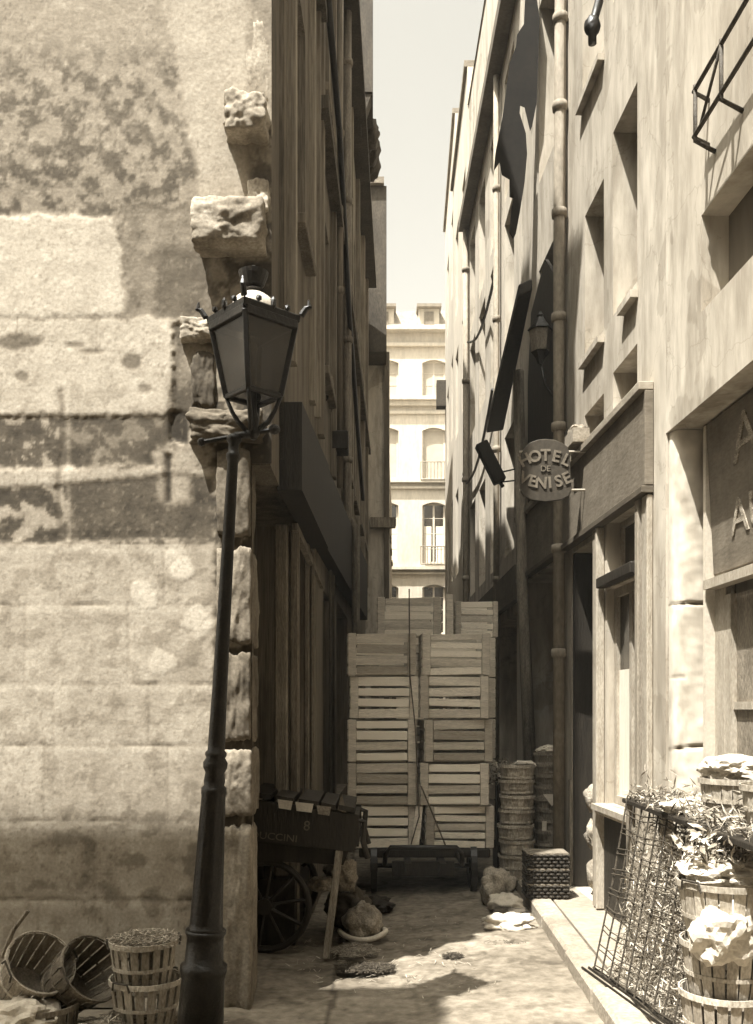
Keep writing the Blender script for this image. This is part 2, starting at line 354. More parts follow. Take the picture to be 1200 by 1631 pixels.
# ------------------------------------------------------------ left corner house: stone front
W0 = 4.8
cor = thing('corner_house', 'tall old corner house on the left with mottled stone front and sooty brown alley side', 'house', (-2, W0, 0))
def sm(a, b, x):
    t = max(0, min(1, (x - a) / (b - a))) if a != b else float(x > a)
    return t * t * (3 - 2 * t)
def inside(px, py, x0, y0, x1, y1, s=6): return sm(x0 - s, x0 + s, px) * (1 - sm(x1 - s, x1 + s, px)) * sm(y0 - s, y0 + s, py) * (1 - sm(y1 - s, y1 + s, py))
courses = [868, 962, 1088, 1186, 1306, 1432, 1560, 1700]
heads = {868: [98, 262], 962: [40, 205], 1088: [85, 238], 1186: [70, 268], 1306: [-30, 150], 1432: [60, 275], 1560: [20, 200]}
def frontwall(px, py):
    """relief (m) and albedo of the stone front at photo-scale coordinates"""
    q = Vector((px * .01, py * .01, 0)); n = noise.fractal(q * 1.0, 1, 2.1, 5); n2 = noise.fractal(q * 3.1 + Vector((5, 1, 0)), 1, 2, 5); n3 = noise.noise(q * 11)
    nv = noise.fractal(Vector((px * .03, py * .006, 3)), 1, 2, 4)
    wx = px + 10 * noise.noise(q * 2) + 5 * n3; wy = py + 8 * noise.noise(q * 2.4 + Vector((7, 0, 0))) + 5 * n3
    d = .0022 * n2; t = .47 + .06 * n
    if py < 866:
        t = .40 + .10 * nv
        mott = sm(-.25, .3, n2 + .5 * noise.noise(q * 9) + .3 * noise.noise(q * 19))
        t = .42 - .24 * mott * sm(40, 130, py) + .07 * sm(.05, .3, noise.noise(q * 6 + Vector((0, 9, 0))))
        t -= .05 * sm(200, 320, py)
        # pale plaster tongue down from the top
        a = inside(wx, wy, 258 + py * .2, -60, 396 - max(0, py - 150) * .05, 330, 9); t = t * (1 - a) + (.56 + .03 * nv) * a; d += .010 * a
        a = inside(px, py, 345, 195, 395, 330, 14); t = t * (1 - a) + .5 * a
        # pale plaster panel on the left
        a = inside(wx, wy, -900, 346, 178 + (py - 346) * .28, 505, 4); t = t * (1 - a) + (.61 + .03 * nv) * a; d += .013 * a
        a = inside(wx, wy, 195, 330, 330, 505, 8); t = t * (1 - a) + (.27 + .12 * n2) * a; d -= .006 * a
        a = inside(wx, py, 250, 400, 335, 520, 12); t = t * (1 - a) + (.17 + .05 * n2) * a; d -= .012 * a
        # flaking limewash between 505 and 660
        a = inside(px + .2 * (py - 600) + 5 * n3, wy, -900, 508, 276, 660, 4); fl = sm(.1, .25, n2) * .7
        t = t * (1 - a) + (.58 - .12 * fl) * a; d += .009 * a
        for (bx, by, rx, ry, tt) in ((210, 575, 20, 14, .22), (35, 600, 12, 10, .25), (120, 550, 18, 6, .3), (232, 620, 14, 10, .3), (30, 545, 44, 14, .2), (150, 560, 26, 4, .33)):
            k = max(0, 1 - ((px - bx) / rx) ** 2 - ((py - by) / ry) ** 2 + .5 * n2); k = min(1, k * 1.6); t = t * (1 - k) + tt * k; d -= .006 * k
        # dark weathered bands where the render has gone
        a = inside(wx, py + 3 * n3, -900, 664, 272, 742 + 10 * n, 4); b_ = sm(.12, .3, n2 + .3 * noise.noise(q * 9)) * (1 if px < 95 else .35)
        t = t * (1 - a) + (.125 + .06 * n2 + .28 * b_) * a; d -= .012 * a
        a = inside(px, wy, -900, 745, 345, 776, 4); t = t * (1 - a) + .5 * a
        a = inside(wx, py + 6 * n + 3 * n3, -900, 776 - 18 * sm(60, 240, px), 345, 862, 4); b_ = sm(-.1, .2, n2) * (1 - sm(90, 130, px))
        t = t * (1 - a) + (.11 + .06 * n2 + .32 * b_) * a; d -= .012 * a
        a = inside(wx, wy, 250, 712, 305, 800, 8); t = t * (1 - a) + .42 * a
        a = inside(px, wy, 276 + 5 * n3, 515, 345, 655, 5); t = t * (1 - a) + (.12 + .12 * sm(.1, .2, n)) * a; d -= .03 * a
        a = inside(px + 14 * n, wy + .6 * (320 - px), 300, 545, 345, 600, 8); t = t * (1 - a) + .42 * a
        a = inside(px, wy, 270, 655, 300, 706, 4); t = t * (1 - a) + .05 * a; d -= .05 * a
    else:
        t = .50 + .05 * nv + .05 * n
        st = sm(.1, .3, n2); t -= .11 * st
        a = inside(wx, wy, 60, 1310, 330, 1480, 50); t -= (.02 + .10 * sm(-.05, .3, n2 + n)) * a  # stains, plus a remnant of the lower wall's shade in the tone
        t -= .04 * sm(1480, 1650, py) + .05 * sm(230, 330, px)
        for (bx, by, r) in ((232, 946, 25), (256, 1056, 24), (290, 905, 20), (315, 990, 26)):
            k = max(0, 1 - ((px - bx) ** 2 + (py - by) ** 2) / r ** 2 + .7 * n2); k = min(1, k * 2); t = t * (1 - k) + .66 * k; d += .005 * k
        for i in range(len(courses) - 1):
            y0 = courses[i]; y1 = courses[i + 1]
            yj = y0 + 3.5 * noise.noise(Vector((px * .02, y0, 0)))
            wj = 2.2 + 3.0 * max(0, noise.noise(Vector((px * .035, y0 * .3, 4))))
            k = math.exp(-((py - yj) / wj) ** 2)
            brk = .25 + .75 * sm(-.1, .25, noise.noise(Vector((px * .02, y0 * .7, 9))))
            if i: d -= .007 * k * brk; t -= .2 * k * brk
            lip = math.exp(-((py - yj - 9) / 6) ** 2); t += .10 * lip
            if y0 <= py < y1:
                for h in heads[y0]:
                    k = math.exp(-((px - h - 2 * n3) / 2.6) ** 2); d -= .004 * k; t -= .05 * k
                c = noise.cell(Vector((sum(px > h for h in heads[y0]) * 3.3 + y0, y0, 1))); t += .03 * c
                e = min(py - y0, y1 - py)
    # old iron cramp line
    if 622 < py < 862:
        k = math.exp(-((px - 97 - 5 * math.sin(py * .03)) / 5) ** 2); t = t * (1 - .6 * k) + .14 * .6 * k * (1.6 if False else 1); d -= .01 * k
        k = math.exp(-((px - 109) / 4) ** 2); t += .12 * k
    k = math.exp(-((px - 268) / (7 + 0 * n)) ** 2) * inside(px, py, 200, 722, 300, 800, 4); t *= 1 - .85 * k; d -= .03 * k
    # corner zone
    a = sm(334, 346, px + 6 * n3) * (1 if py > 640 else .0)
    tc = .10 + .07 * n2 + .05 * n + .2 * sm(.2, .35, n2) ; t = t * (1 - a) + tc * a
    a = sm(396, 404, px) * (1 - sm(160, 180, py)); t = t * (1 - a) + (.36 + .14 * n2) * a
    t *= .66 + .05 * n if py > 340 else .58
    a = sm(385, 394, px + 8 * n3) * sm(412, 420, py); t = t * (1 - a) + (.045 + .02 * n2) * a  # shade of a dark recess painted into the corner tone
    sp = sm(.28, .5, noise.noise(q * 16 + Vector((3, 3, 0)))); t *= 1 - .28 * sp * sm(-.1, .2, n)
    t += .05 * sm(.3, .5, noise.noise(q * 13 + Vector((1, 8, 0))))
    return d * .42, max(.03, t)
fw = MB(); vs = []; ts = []; nx = 250; nz = 470; X0, X1, Z0, Z1 = -2.45, -.535, -.02, 5.6
for j in range(nz + 1):
    for i in range(nx + 1):
        x = X0 + (X1 - X0) * i / nx; z = Z0 + (Z1 - Z0) * j / nz
        px = 600 + x / W0 * F; py = HY - (z - EYE) / W0 * F
        d, t = frontwall(px, py); vs.append((x, W0 - d, z)); ts.append(t)
fs = []
for j in range(nz):
    for i in range(nx):
        x = X0 + (X1 - X0) * (i + .5) / nx; z = Z0 + (Z1 - Z0) * (j + .5) / nz
        if x > -.635 and z < 2.75: continue          # the pier is narrower at shop level
        a = j * (nx + 1) + i; fs.append((a, a + 1, a + nx + 2, a + nx + 1))
fw.add(vs, fs); fw.t = ts
fw.build('front_wall', M_stone, cor, smooth=True)
# body of the wall: upper block, side pier and the continuation to the left
LW = lambda Y: -.66 + .027 * Y
bd = MB(); bd.box(-7, W0, 0, X0 + .001, 5.6, 5.6, .42); bd.box(-7, W0, 5.6, -.535, 5.4, 11.2, .42)
bd.build('wall_core', M_stone, cor)
bd = MB(); bd.box(-2.5, W0 + .03, 0, -.645, 4.95, 2.75, .5); bd.box(-2.5, W0 + .03, 2.753, -.545, 5.28, 5.597, .7); bd.build('pier_core', M_brown, cor)
# rough corner stones standing proud
def cstone(x0, y0, x1, y1, pro, back, seed, tone, amp=.18, cube=.75, ym=0):
    mb = MB(); c = ((PX(x0, W0) + PX(x1, W0)) / 2, W0 + (back - pro) / 2, (PZ(y0, W0) + PZ(y1, W0)) / 2)
    mb.lump(c, ((PX(x1, W0) - PX(x0, W0)) / 2 * 1.12, (pro + back) / 2 * 1.1, (PZ(y0, W0) - PZ(y1, W0)) / 2 * 1.12), seed, amp, 1.9, 5, cube, tone, .018)
    return mb.build('corner_stone', M_quoin, cor, smooth=True)
cstone(360, 168, 430, 232, .15, .12, 1, 1.15, .14, .85); cstone(312, 338, 428, 412, .19, .12, 2, 1.15, .13, .85)
cstone(390, 30, 430, 166, .006, .12, 3, 1.35, .06, .9); cstone(394, 288, 430, 340, .04, .1, 4, 1.5, .12)
cstone(288, 508, 350, 546, .05, .1, 5, 1.5); cstone(304, 655, 424, 708, .10, .2, 6, .45)
cstone(344, 712, 402, 860, .05, .2, 7, .5, .1); cstone(346, 872, 403, 1030, .055, .3, 8, .75, .1, .9)
cstone(350, 1034, 402, 1184, .05, .3, 9, .6, .1, .9); cstone(348, 1190, 404, 1302, .055, .3, 10, .75, .09, .9)
cstone(340, 1306, 403, 1620, .09, .3, 11, 1.0, .10, .85); cstone(304, 560, 344, 650, .02, .1, 12, .3)
cstone(394, 420, 432, 640, .0, .1, 13, .4, .1)

chm = MB(); chm.box(-1.25, 6.3, 11.423, -.70, 7.15, 12.9); chm.box(-1.2, 6.35, 12.903, -.76, 6.75, 13.3); chm.build('chimney', M_brown2, cor)
# alley side of the corner house
la = Fr((LW(5.28), 5.28), (LW(7.2), 7.2), -1)
def shopz(Y): return 3.27 + (Y - 5.9) * .075
opA = [(.55, 1.15, 4.55, 6.1, .16), (.55, 1.15, 7.3, 8.9, .16), (.6, 1.15, 9.9, 10.9, .16)]
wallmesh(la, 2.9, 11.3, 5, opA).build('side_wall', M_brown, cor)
for o in opA: window(cor, la, o, M_oldwood, sill=True, sm=M_brown)
# shop level: deep dark recess, posts, fascia
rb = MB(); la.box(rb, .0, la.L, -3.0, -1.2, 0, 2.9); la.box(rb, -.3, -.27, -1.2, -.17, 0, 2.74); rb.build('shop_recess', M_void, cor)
fb = MB()
f0 = la.p(-.02, .06, 0); 
a0 = la.p(-.0, .10, 2.73); a1 = la.p(la.L, .10, 2.73); b1 = la.p(la.L, .10, shopz(7.2)); b0 = la.p(-.0, .10, shopz(5.28))
fb.prism([a0, a1, b1, b0], -la.n * .14); fb.build('fascia', M_darkwood, cor)
def lpost(px0, px1, Y, z0, z1, m, th=.1, tone=1):
    mb = MB(); n = 8
    x0, x1 = PX(px0, Y), PX(px1, Y)
    for k in range(2):
        xa = x0 + (x1 - x0) * (0 if k == 0 else .62); xb = x0 + (x1 - x0) * (.56 if k == 0 else 1)
        mb.box(xa, Y + .012 * k, z0, xb, Y + th, z1 - .04 * k, tone * (1 if k == 0 else .8))
    return mb.build('wooden_post', m, cor, bevel=.01)
lpost(437, 476, 6.1, .0, 2.70, M_oldwood, tone=1.0); lpost(484, 500, 6.9, .0, 2.72, M_oldwood, tone=.85); lpost(524, 533, 8.2, 0, 2.72, M_oldwood, tone=.6)
st = MB(); la.box(st, .7, la.L, -.45, -.02, 0, .42); st.build('shop_base', M_darkwood, cor)
br = MB(); br.bar((PX(470, 6.1), 6.08, 2.68), (PX(512, 7.6), 7.6, 2.5), .04, .05); br.build('bracket_strut', M_oldwood, cor)
# vertical strips, string courses, eaves
for (u, wd, t, z0, z1) in ((.12, .10, .05, 3.5, 11.25), (1.42, .12, .04, 3.7, 11.25), (1.8, .04, .05, 3.7, 11.25)):
    k = MB(); la.box(k, u, u + wd, .001, t, z0, z1, random.uniform(.8, 1.3)); k.build('pilaster_strip', M_brown2, cor)
k = MB(); la.box(k, 0, la.L, .002, .09, 6.75, 6.85, .6); k.build('string_course', M_brown, cor)
k = MB(); la.box(k, 0, la.L, .002, .07, 9.55, 9.64, .6); k.build('string_course', M_brown, cor)
ev = MB(); la.box(ev, -.5, la.L, -5.2, .18, 11.303, 11.42); ev.build('roof', M_slate, cor)

def pipe(name, lab, pts, r, collars, root=None, m=M_zinc, cat='drainpipe'):
    t = thing(name, lab, cat, pts[-1]) if root is None else None
    k = MB(); k.tube(pts, r, 12); o = k.build('pipe' if root is None else 'downpipe', m, t or root, smooth=True)
    for z in collars:
        # find the point on the run
        for a, b in zip(pts, pts[1:]):
            if min(a[2], b[2]) <= z <= max(a[2], b[2]):
                f = (z - a[2]) / (b[2] - a[2]); p = Vector(a).lerp(Vector(b), f)
                c = MB(); c.lathe([(r, -.035), (r * 1.3, -.03), (r * 1.38, 0), (r * 1.3, .03), (r, .035)], p, 12); c.build('collar', m, (t or o), smooth=True)
                break
    return t or o

# ------------------------------------------------------------ left houses further on
lb_root = thing('narrow_house', 'dark narrow house beyond the left corner house, with thin downpipes and overhanging eave', 'house', (LW(12), 12, 0))
lb = Fr((LW(7.203), 7.203), (LW(17), 17), -1)
opB = []
for z in (4.3, 6.6): 
    for u in (.5, 2.0, 3.6, 5.2, 6.8, 8.3): opB.append((u, u + .8, z, z + 1.4, .14))
opB += [(.7, 1.5, .1, 2.5, .5), (2.3, 4.2, .6, 2.6, .5), (5.5, 6.4, .1, 2.5, .4)]
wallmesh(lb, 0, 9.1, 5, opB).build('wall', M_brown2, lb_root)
for o in opB[:12]: window(lb_root, lb, o, M_oldwood, sm=M_brown2)
for o in opB[12:]:
    k = MB(); lb.box(k, o[0] + .003, o[1] - .003, -o[4] + .004, -o[4] + .06, o[2] + .003, o[3] - .003); k.build('shutter', M_darkwood, lb_root)
fb = MB(); fb.prism([lb.p(0, .09, 2.73), lb.p(6.5, .16, 2.8), lb.p(6.5, .16, 3.6), lb.p(0, .09, 3.37)], -lb.n * .12); fb.build('fascia', M_darkwood, lb_root)
for u, t in ((.15, .05), (1.5, .05), (3.0, .06), (4.6, .05), (6.2, .06), (7.8, .07), (9.3, .07)):
    k = MB(); lb.box(k, u, u + .14, .001, t, 3.65, 9.05, random.uniform(.7, 1.4)); k.build('pilaster_strip', M_brown2, lb_root)
k = MB(); lb.box(k, 0, lb.L, .002, .10, 6.1, 6.2, .6); k.build('string_course', M_brown, lb_root)
k = MB(); k.prism([lb.p(0, .20, 9.105), lb.p(lb.L, .20, 9.105), lb.p(lb.L, .20, 9.22), lb.p(0, .20, 9.22)], -lb.n * 5.3); k.prism([lb.p(0, .1, 9.23), lb.p(0, -4.9, 9.23), lb.p(0, -2.4, 10.9)], lb.d * lb.L); k.build('roof', M_slate, lb_root)
# hoisting dormer block that juts out at the eaves
k = MB(); Yd = 12.2; k.box(PX(553, Yd), Yd, PZ(146, Yd), PX(594, Yd), Yd + 1.0, 11.4); k.box(LW(12.5) - .3, Yd + .1, 9.0, LW(12.5) + .0, Yd + .9, 9.6); k.build('dormer', M_slate, lb_root)
k = MB(); k.prism([(PX(560, Yd), Yd + .02, PZ(148, Yd)), (PX(594, Yd) - .02, Yd + .02, PZ(148, Yd)), (PX(575, Yd), Yd + .02, PZ(196, Yd))], (0, .25, 0)); k.build('bracket', M_slate, lb_root)
for zz, yy in ((215, 13.2), (240, 13.6), (262, 13.9)):
    k = MB(); k.lump((LW(yy) + .17, yy, PZ(zz, yy)), (.17, .2, .22), zz, .3, 2.5, 3, .3); k.build('eave_console', M_slate, lb_root, smooth=True)
pipe('', '', [(LW(10.2) + .07, 10.2, 9.05), (LW(10.2) + .07, 10.2, 3.6), (LW(10.2) + .16, 10.2, 3.45), (LW(10.2) + .16, 10.2, .05)], .045, (8.5, 7, 5.5, 4.2, 2.2), lb_root, M_oldwood)
pipe('', '', [(LW(9.0) + .07, 9.0, 9.05), (LW(9.0) + .07, 9.0, 3.62)], .03, (8.5, 7, 5.5), lb_root, M_brown2)
# sloping gas pipe crossing the left fronts
k = MB(); k.tube([(LW(7.0) + .10, 7.0, 6.9), (LW(8.4) + .10, 8.4, 6.7), (LW(10) + .10, 10, 5.7), (LW(13) + .12, 13, 4.4)], .028, 8); tag(k.build('gas_pipe', M_iron, smooth=True), 'thin dark pipe sloping down across the brown fronts of the left side', 'pipe')
# rags and lantern arms on the left side
def rag(name, lab, px, py, Y, w_, h_, m, seed, cat='cloth'):
    k = MB(); k.lump((PX(px, Y), Y, PZ(py, Y)), (w_, w_ * .7, h_), seed, .6, 1.7, 4, 0, None, .1); return tag(k.build(name, m, smooth=True), lab, cat)
rag('hanging_cloth', 'dark bundle of cloth hanging high on the left wall beside the lantern', 511, 606, 8.2, .06, .18, M_darkwood, 3)
rag('hanging_cloth', 'pale twisted strip of cloth hanging on the left wall beside the dark bundle', 527, 625, 8.6, .025, .16, M_sack, 8)
k = MB(); k.box(LW(8.8) + .005, 8.7, PZ(720, 8.8), LW(8.8) + .16, 8.95, PZ(690, 8.8)); tag(k.build('window_box', M_darkwood, bevel=.01), 'small dark box fixed under the hanging cloths on the left wall', 'flower box')

lc_root = thing('jutting_house', 'house jutting out on the left with pale lower front and dark slate upper storey', 'house', (-.2, 18, 0))
k = MB(); k.box(-5, 18, 0, PX(621, 18), 26, PZ(560, 18)); k.build('wall', M_plas2, lc_root)
k = MB(); k.box(-5, 17.3, PZ(560, 17.3), PX(616, 17.3), 26, PZ(296, 17.3)); k.build('upper_storey', M_slate, lc_root)
k = MB(); k.box(-5, 17.2, PZ(296, 17.3) + .003, PX(612, 17.3), 26.1, PZ(286, 17.3)); k.box(PX(566, 17.3), 17.35, PZ(286, 17.3) + .004, PX(600, 17.3), 18.6, PZ(235, 17.3)); k.build('roof', M_roof, lc_root)
k = MB(); k.box(PX(590, 18), 17.86, PZ(842, 18), PX(622, 18) + .1, 17.997, PZ(826, 18)); k.build('ledge', M_oldwood, lc_root)
k = MB(); k.box(PX(612, 18), 17.95, 0, PX(620, 18), 17.998, PZ(562, 18), .55); k.build('downpipe', M_brown2, lc_root)
ld_root = thing('plain_house', 'plain shaded house at the far left end of the alley before the bright facade', 'house', (0, 30, 0))
ld = Fr((.30, 26.2), (.62, 38), -1); opD = [(u, u + 1, z, z + 1.6, .15) for u in (1, 3.5, 6, 8.5) for z in (1, 4, 7)]
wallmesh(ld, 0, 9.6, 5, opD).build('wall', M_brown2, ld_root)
for o in opD: window(ld_root, ld, o, M_oldwood, sm=M_brown2)

# ------------------------------------------------------------ right side: hotel house
ra_root = thing('hotel_house', 'sunlit plaster house on the right with small deep windows above a broad grey-brown fascia', 'house', (1.6, 7, 0))
RX = lambda Y: 1.82 - .039 * Y
ra = Fr((RX(5.26), 5.26), (RX(9.4), 9.4), 1)
U = ra.uat
opR = [(U(5.76), U(6.27), 4.12, 5.34, .30), (U(6.49), U(6.99), 4.12, 5.16, .26), (U(5.76), U(6.27), 3.50, 3.74, .25), (U(6.49), U(7.0), 3.5, 3.68, .25),
       (U(6.49), U(7.06), 6.06, 7.4, .26), (U(5.70), U(6.27), 6.2, 7.6, .28), (U(7.85), U(8.6), 4.1, 5.5, .22), (U(7.85), U(8.6), 6.3, 7.9, .22)]
shopR = [(U(5.72), U(6.42), .86, 2.32, .10), (U(5.72), U(6.42), 2.40, 2.77, .14), (U(6.62), U(7.38), .12, 2.72, .75), (U(7.62), U(9.25), .12, 2.74, .9)]
wallmesh(ra, 0, 10.4, 5, opR + shopR).build('wall', M_plas, ra_root)
for i, o in enumerate(opR):
    window(ra_root, ra, o, M_paint, rows=1 if i in (2, 3) else 3, sill=False)
window(ra_root, ra, shopR[0], M_paint, rows=1, curtain=True, fw=.06, name='shop_window'); window(ra_root, ra, shopR[1], M_paint, rows=1, sill=False, fw=.04, name='transom_window')
for o in shopR[2:]:
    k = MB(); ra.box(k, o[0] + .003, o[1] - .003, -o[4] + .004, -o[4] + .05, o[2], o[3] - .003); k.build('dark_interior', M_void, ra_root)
k = MB(); ra.box(k, U(5.45), U(9.35), .002, .055, 2.80, 3.35); ra.box(k, U(5.45), U(9.35), .002, .09, 3.352, 3.40, 1.8); ra.box(k, U(5.45), U(9.35), .002, .075, 2.755, 2.797, .6); k.build('fascia', M_fascia, ra_root, bevel=.004)
k = MB()
for (ya, yb, t, wd) in ((5.46, 5.56, .04, 1), (5.60, 5.66, .05, .8), (6.46, 6.50, .06, 1.1), (6.53, 6.60, .05, .9)):
    ra.box(k, U(ya), U(yb), .002, t, .13, 2.75, wd)
k.build('shopfront_posts', M_paint, ra_root, bevel=.006)
k = MB(); ra.box(k, U(7.325), U(7.374), -.74, -.004, .125, 2.715); k.build('jamb_shade_leaf', M_darkwood, ra_root, bevel=.004)  # dark leaf added over the sunlit jamb to keep the opening dark
k = MB(); P_ = ra.p; k.prism([P_(U(7.58), .004, 3.41), P_(U(8.95), .004, 3.41), P_(U(8.95), .004, 4.6), P_(U(8.8), .004, 5.2), P_(U(8.2), .004, 5.42), P_(U(7.64), .004, 4.95)], ra.n * .03); k.build('wall_shade_panel', M_darkwood, ra_root)  # dark panel added over the wall area that lies in shade
k = MB(); ra.box(k, U(5.69), U(6.44), .002, .07, 2.325, 2.395); k.build('transom_bar', M_darkwood, ra_root, bevel=.006)
k = MB(); ra.box(k, U(5.68), U(6.45), .002, .10, .82, .858); k.build('shop_sill', M_paint, ra_root)
k = MB(); ra.box(k, U(5.70), U(6.44), .002, .012, .14, .80); k.build('stall_riser', M_darkwood, ra_root)
for (a_, b_, z_) in ((5.74, 6.02, 4.06), (6.47, 7.0, 4.07), (6.47, 7.08, 6.01)):
    k = MB(); ra.box(k, U(a_), U(b_), .002, .05, z_ - .045, z_); k.build('sill', M_plas, ra_root)
k = MB(); ra.box(k, U(6.75), U(7.0), .03, .15, 3.42, 3.52); k.lump(ra.p(U(6.9), .08, 3.52), (.07, .12, .06), 5, .3); k.build('broken_corbel', M_quoin, ra_root)
# eaves
k = MB(); ra.box(k, -.3, ra.L, -5, .35, 10.403, 10.52); k.build('roof', M_slate, ra_root)
# near shop of the same row (recessed front under a lintel)
rs_root = thing('corner_shop', 'bleached shop house at the right edge with a stone pier and recessed sign board front', 'shop', (1.8, 4, 0))
rs = Fr((RX(-3), -3), (RX(5.257), 5.257), 1); V = rs.uat
opS = [(V(1.0), V(3.9), 4.12, 5.6, .30), (V(-1.5), V(5.255), .0, 3.04, .26)]
def wallS():
    return wallmesh(rs, 0, 8.5, 5, [opS[0], (V(2.2), V(4.74), 3.50, 3.985, .14), (V(-1.5), V(5.2569), .0001, 3.04, .26)])
wallS().build('wall', M_plas, rs_root)
window(rs_root, rs, opS[0], M_oldwood, cols=3, sill=False)
k = MB()
for z in (4.50, 4.28): k.tube([rs.p(V(1.9), .10, z), rs.p(V(4.58), .10, z), rs.p(V(4.64), .0, z)], .011, 8)
for yy in (2.2, 2.9, 3.6, 4.25, 4.56): k.tube([rs.p(V(yy), .0, 4.20), rs.p(V(yy), .10, 4.25), rs.p(V(yy), .10, 4.52)], .011, 8)
k.tube([rs.p(V(4.5), .10, 4.28), rs.p(V(4.25), .10, 4.5)], .008, 6); k.build('guard_rail', M_rust, rs_root, smooth=True)
# round stone pier = far jamb of the recess
k = MB(); vs = []; ts = []; NA, NZ = 30, 260
for iz in range(NZ + 1):
    z = .12 + (3.034 - .12) * iz / NZ
    for ia in range(NA + 1):
        q = ia / NA; a = math.pi * q
        wv = -.132 - .118 * math.copysign(abs(math.cos(a)) ** .75, math.cos(a)); u = .008 + .085 * max(0, math.sin(a)) ** .55
        P3 = Vector((q * 1.4, z * 2.2, 3)); n_ = noise.fractal(P3 * 1.3, 1, 2, 5); n2_ = noise.fractal(P3 * 4, 1, 2, 4)
        dj = 0; tj = 0
        for jz, st_ in ((.54, 1), (1.29 + .010 * math.sin(q * 5), 1), (2.08 + .014 * noise.noise(Vector((q * 6, 0, 0))), 1.2), (1.68, .5 if q > .6 else 0)):
            g_ = math.exp(-((z - jz) / (.006 + .006 * max(0, noise.noise(Vector((q * 7, jz, 1)))))) ** 2) * st_; dj += g_; tj = max(tj, g_)
        u += .010 * n_ + .004 * n2_ - .016 * dj
        if q < .12: u -= .012 * max(0, noise.noise(Vector((z * 4, 0, 7)))) 
        vs.append(rs.p(rs.L - max(.003, u), wv, z)); ts.append(max(.2, 1.0 + .3 * n_ + .25 * n2_ - .55 * min(1, tj)))
fs = [(r_ * (NA + 1) + c_, r_ * (NA + 1) + c_ + 1, (r_ + 1) * (NA + 1) + c_ + 1, (r_ + 1) * (NA + 1) + c_) for r_ in range(NZ) for c_ in range(NA)]
k.add(vs, fs); k.t = ts
k.build('stone_pier', M_plas3, rs_root, smooth=True)
# shopfront in the recess
k = MB(); rs.box(k, V(4.93), V(5.10), -.255, -.20, .13, 3.03); k.build('door_post', M_paint, rs_root, bevel=.005)
k = MB(); rs.box(k, V(5.065), V(5.10), -.20, -.15, .13, 3.03); k.build('white_batten', M_white, rs_root)
sb = MB(); A = rs.p(V(5.08), -.19, 2.16); sb.prism([rs.p(V(5.06), -.19, 2.22), rs.p(V(2.2), -.19, 2.22), rs.p(V(2.2), -.15, 3.03), rs.p(V(5.06), -.15, 3.03)], -rs.n * .03)
sgn = sb.build('sign_board', M_fascia, rs_root, bevel=.004)
up = (rs.p(0, -.15, 3.03) - rs.p(0, -.19, 2.22)).normalized(); rt = -rs.d; nn = rt.cross(up)
def onboard(Y, z):
    f = (z - 2.22) / .81; return rs.p(V(Y), -.19 + .04 * f + .004, z)
def MM(pos, r, u, n): return Matrix(((r.x, u.x, n.x, pos.x), (r.y, u.y, n.y, pos.y), (r.z, u.z, n.z, pos.z), (0, 0, 0, 1)))
text('ALIM', .34, M_letterw, sgn, MM(onboard(4.25, 2.83), rt, up, nn), sx=1.3, ext=.003)
text('AU RUSTIC', .26, M_letterw, sgn, MM(onboard(4.02, 2.46), rt, up, nn), sx=1.2, ext=.003)
k = MB(); rs.box(k, V(2.2), V(5.05), -.20, -.13, 2.14, 2.19); k.build('board_ledge', M_paint, rs_root)
k = MB(); rs.box(k, V(2.0), V(4.92), -.257, -.235, .2, 2.1); k.build('shop_glazing', M_basketd, rs_root)
k = MB()
for yy in (4.86, 4.5, 4.1, 3.7, 3.3): rs.box(k, V(yy), V(yy + .07), -.234, -.20, .2, 2.1)
for z in (.9, 1.5): rs.box(k, V(3.0), V(4.86), -.234, -.215, z, z + .04)
k.build('glazing_bars', M_paint, rs_root)
k = MB(); rs.box(k, -.2, rs.L, -5, .35, 8.503, 8.62); k.build('roof', M_slate, rs_root)

# ------------------------------------------------------------ hotel sign
Ys = 6.77
hs = thing('hotel_sign', 'rounded dark hanging board lettered HOTEL DE VENISE on two iron arms', 'sign', (1.2, Ys, 3.2))
cxs = PX(869, Ys)
def sx_(px): return PX(px, Ys)
out = [(831, 722), (836, 712), (846, 704), (858, 700), (869, 699), (882, 700), (894, 704), (904, 711), (908, 722), (911, 780), (906, 790), (894, 796), (869, 799), (846, 796), (834, 789), (829, 780)]
k = MB(); k.prism([(sx_(a), Ys, PZ(b, Ys)) for a, b in out], (0, .025, 0)); brd = k.build('board', M_board, hs, bevel=.004)
def arc_text(s_, cxp, cyp, rad, span, size, updown, m):
    mb = MB(); n = len(s_)
    for i, ch in enumerate(s_):
        a = (-span / 2 + span * i / (n - 1)); 
        if updown > 0: x = cxp + rad * math.sin(a); y = cyp - rad * math.cos(a); rot = -a
        else: x = cxp + rad * math.sin(a); y = cyp + rad * math.cos(a); rot = a
        pos = Vector((sx_(x), Ys - .006, PZ(y, Ys)))
        r = Vector((math.cos(rot), 0, math.sin(rot))); u = Vector((-math.sin(rot), 0, math.cos(rot)))
        t_ = text(ch, size, m, None, MM(pos, r, u, Vector((0, -1, 0))), ext=.003, bold=.003)
        mb.add(t_.v, t_.f)
    return mb.build('lettering', m, brd)
arc_text('HOTEL', 869, 800, 74, .92, .115, 1, M_letter); arc_text('VENISE', 869, 690, 80, .88, .115, -1, M_letter)
text('DE', .06, M_letter, brd, MM(Vector((cxs, Ys - .006, PZ(747, Ys))), Vector((1, 0, 0)), Vector((0, 0, 1)), Vector((0, -1, 0))), ext=.003)
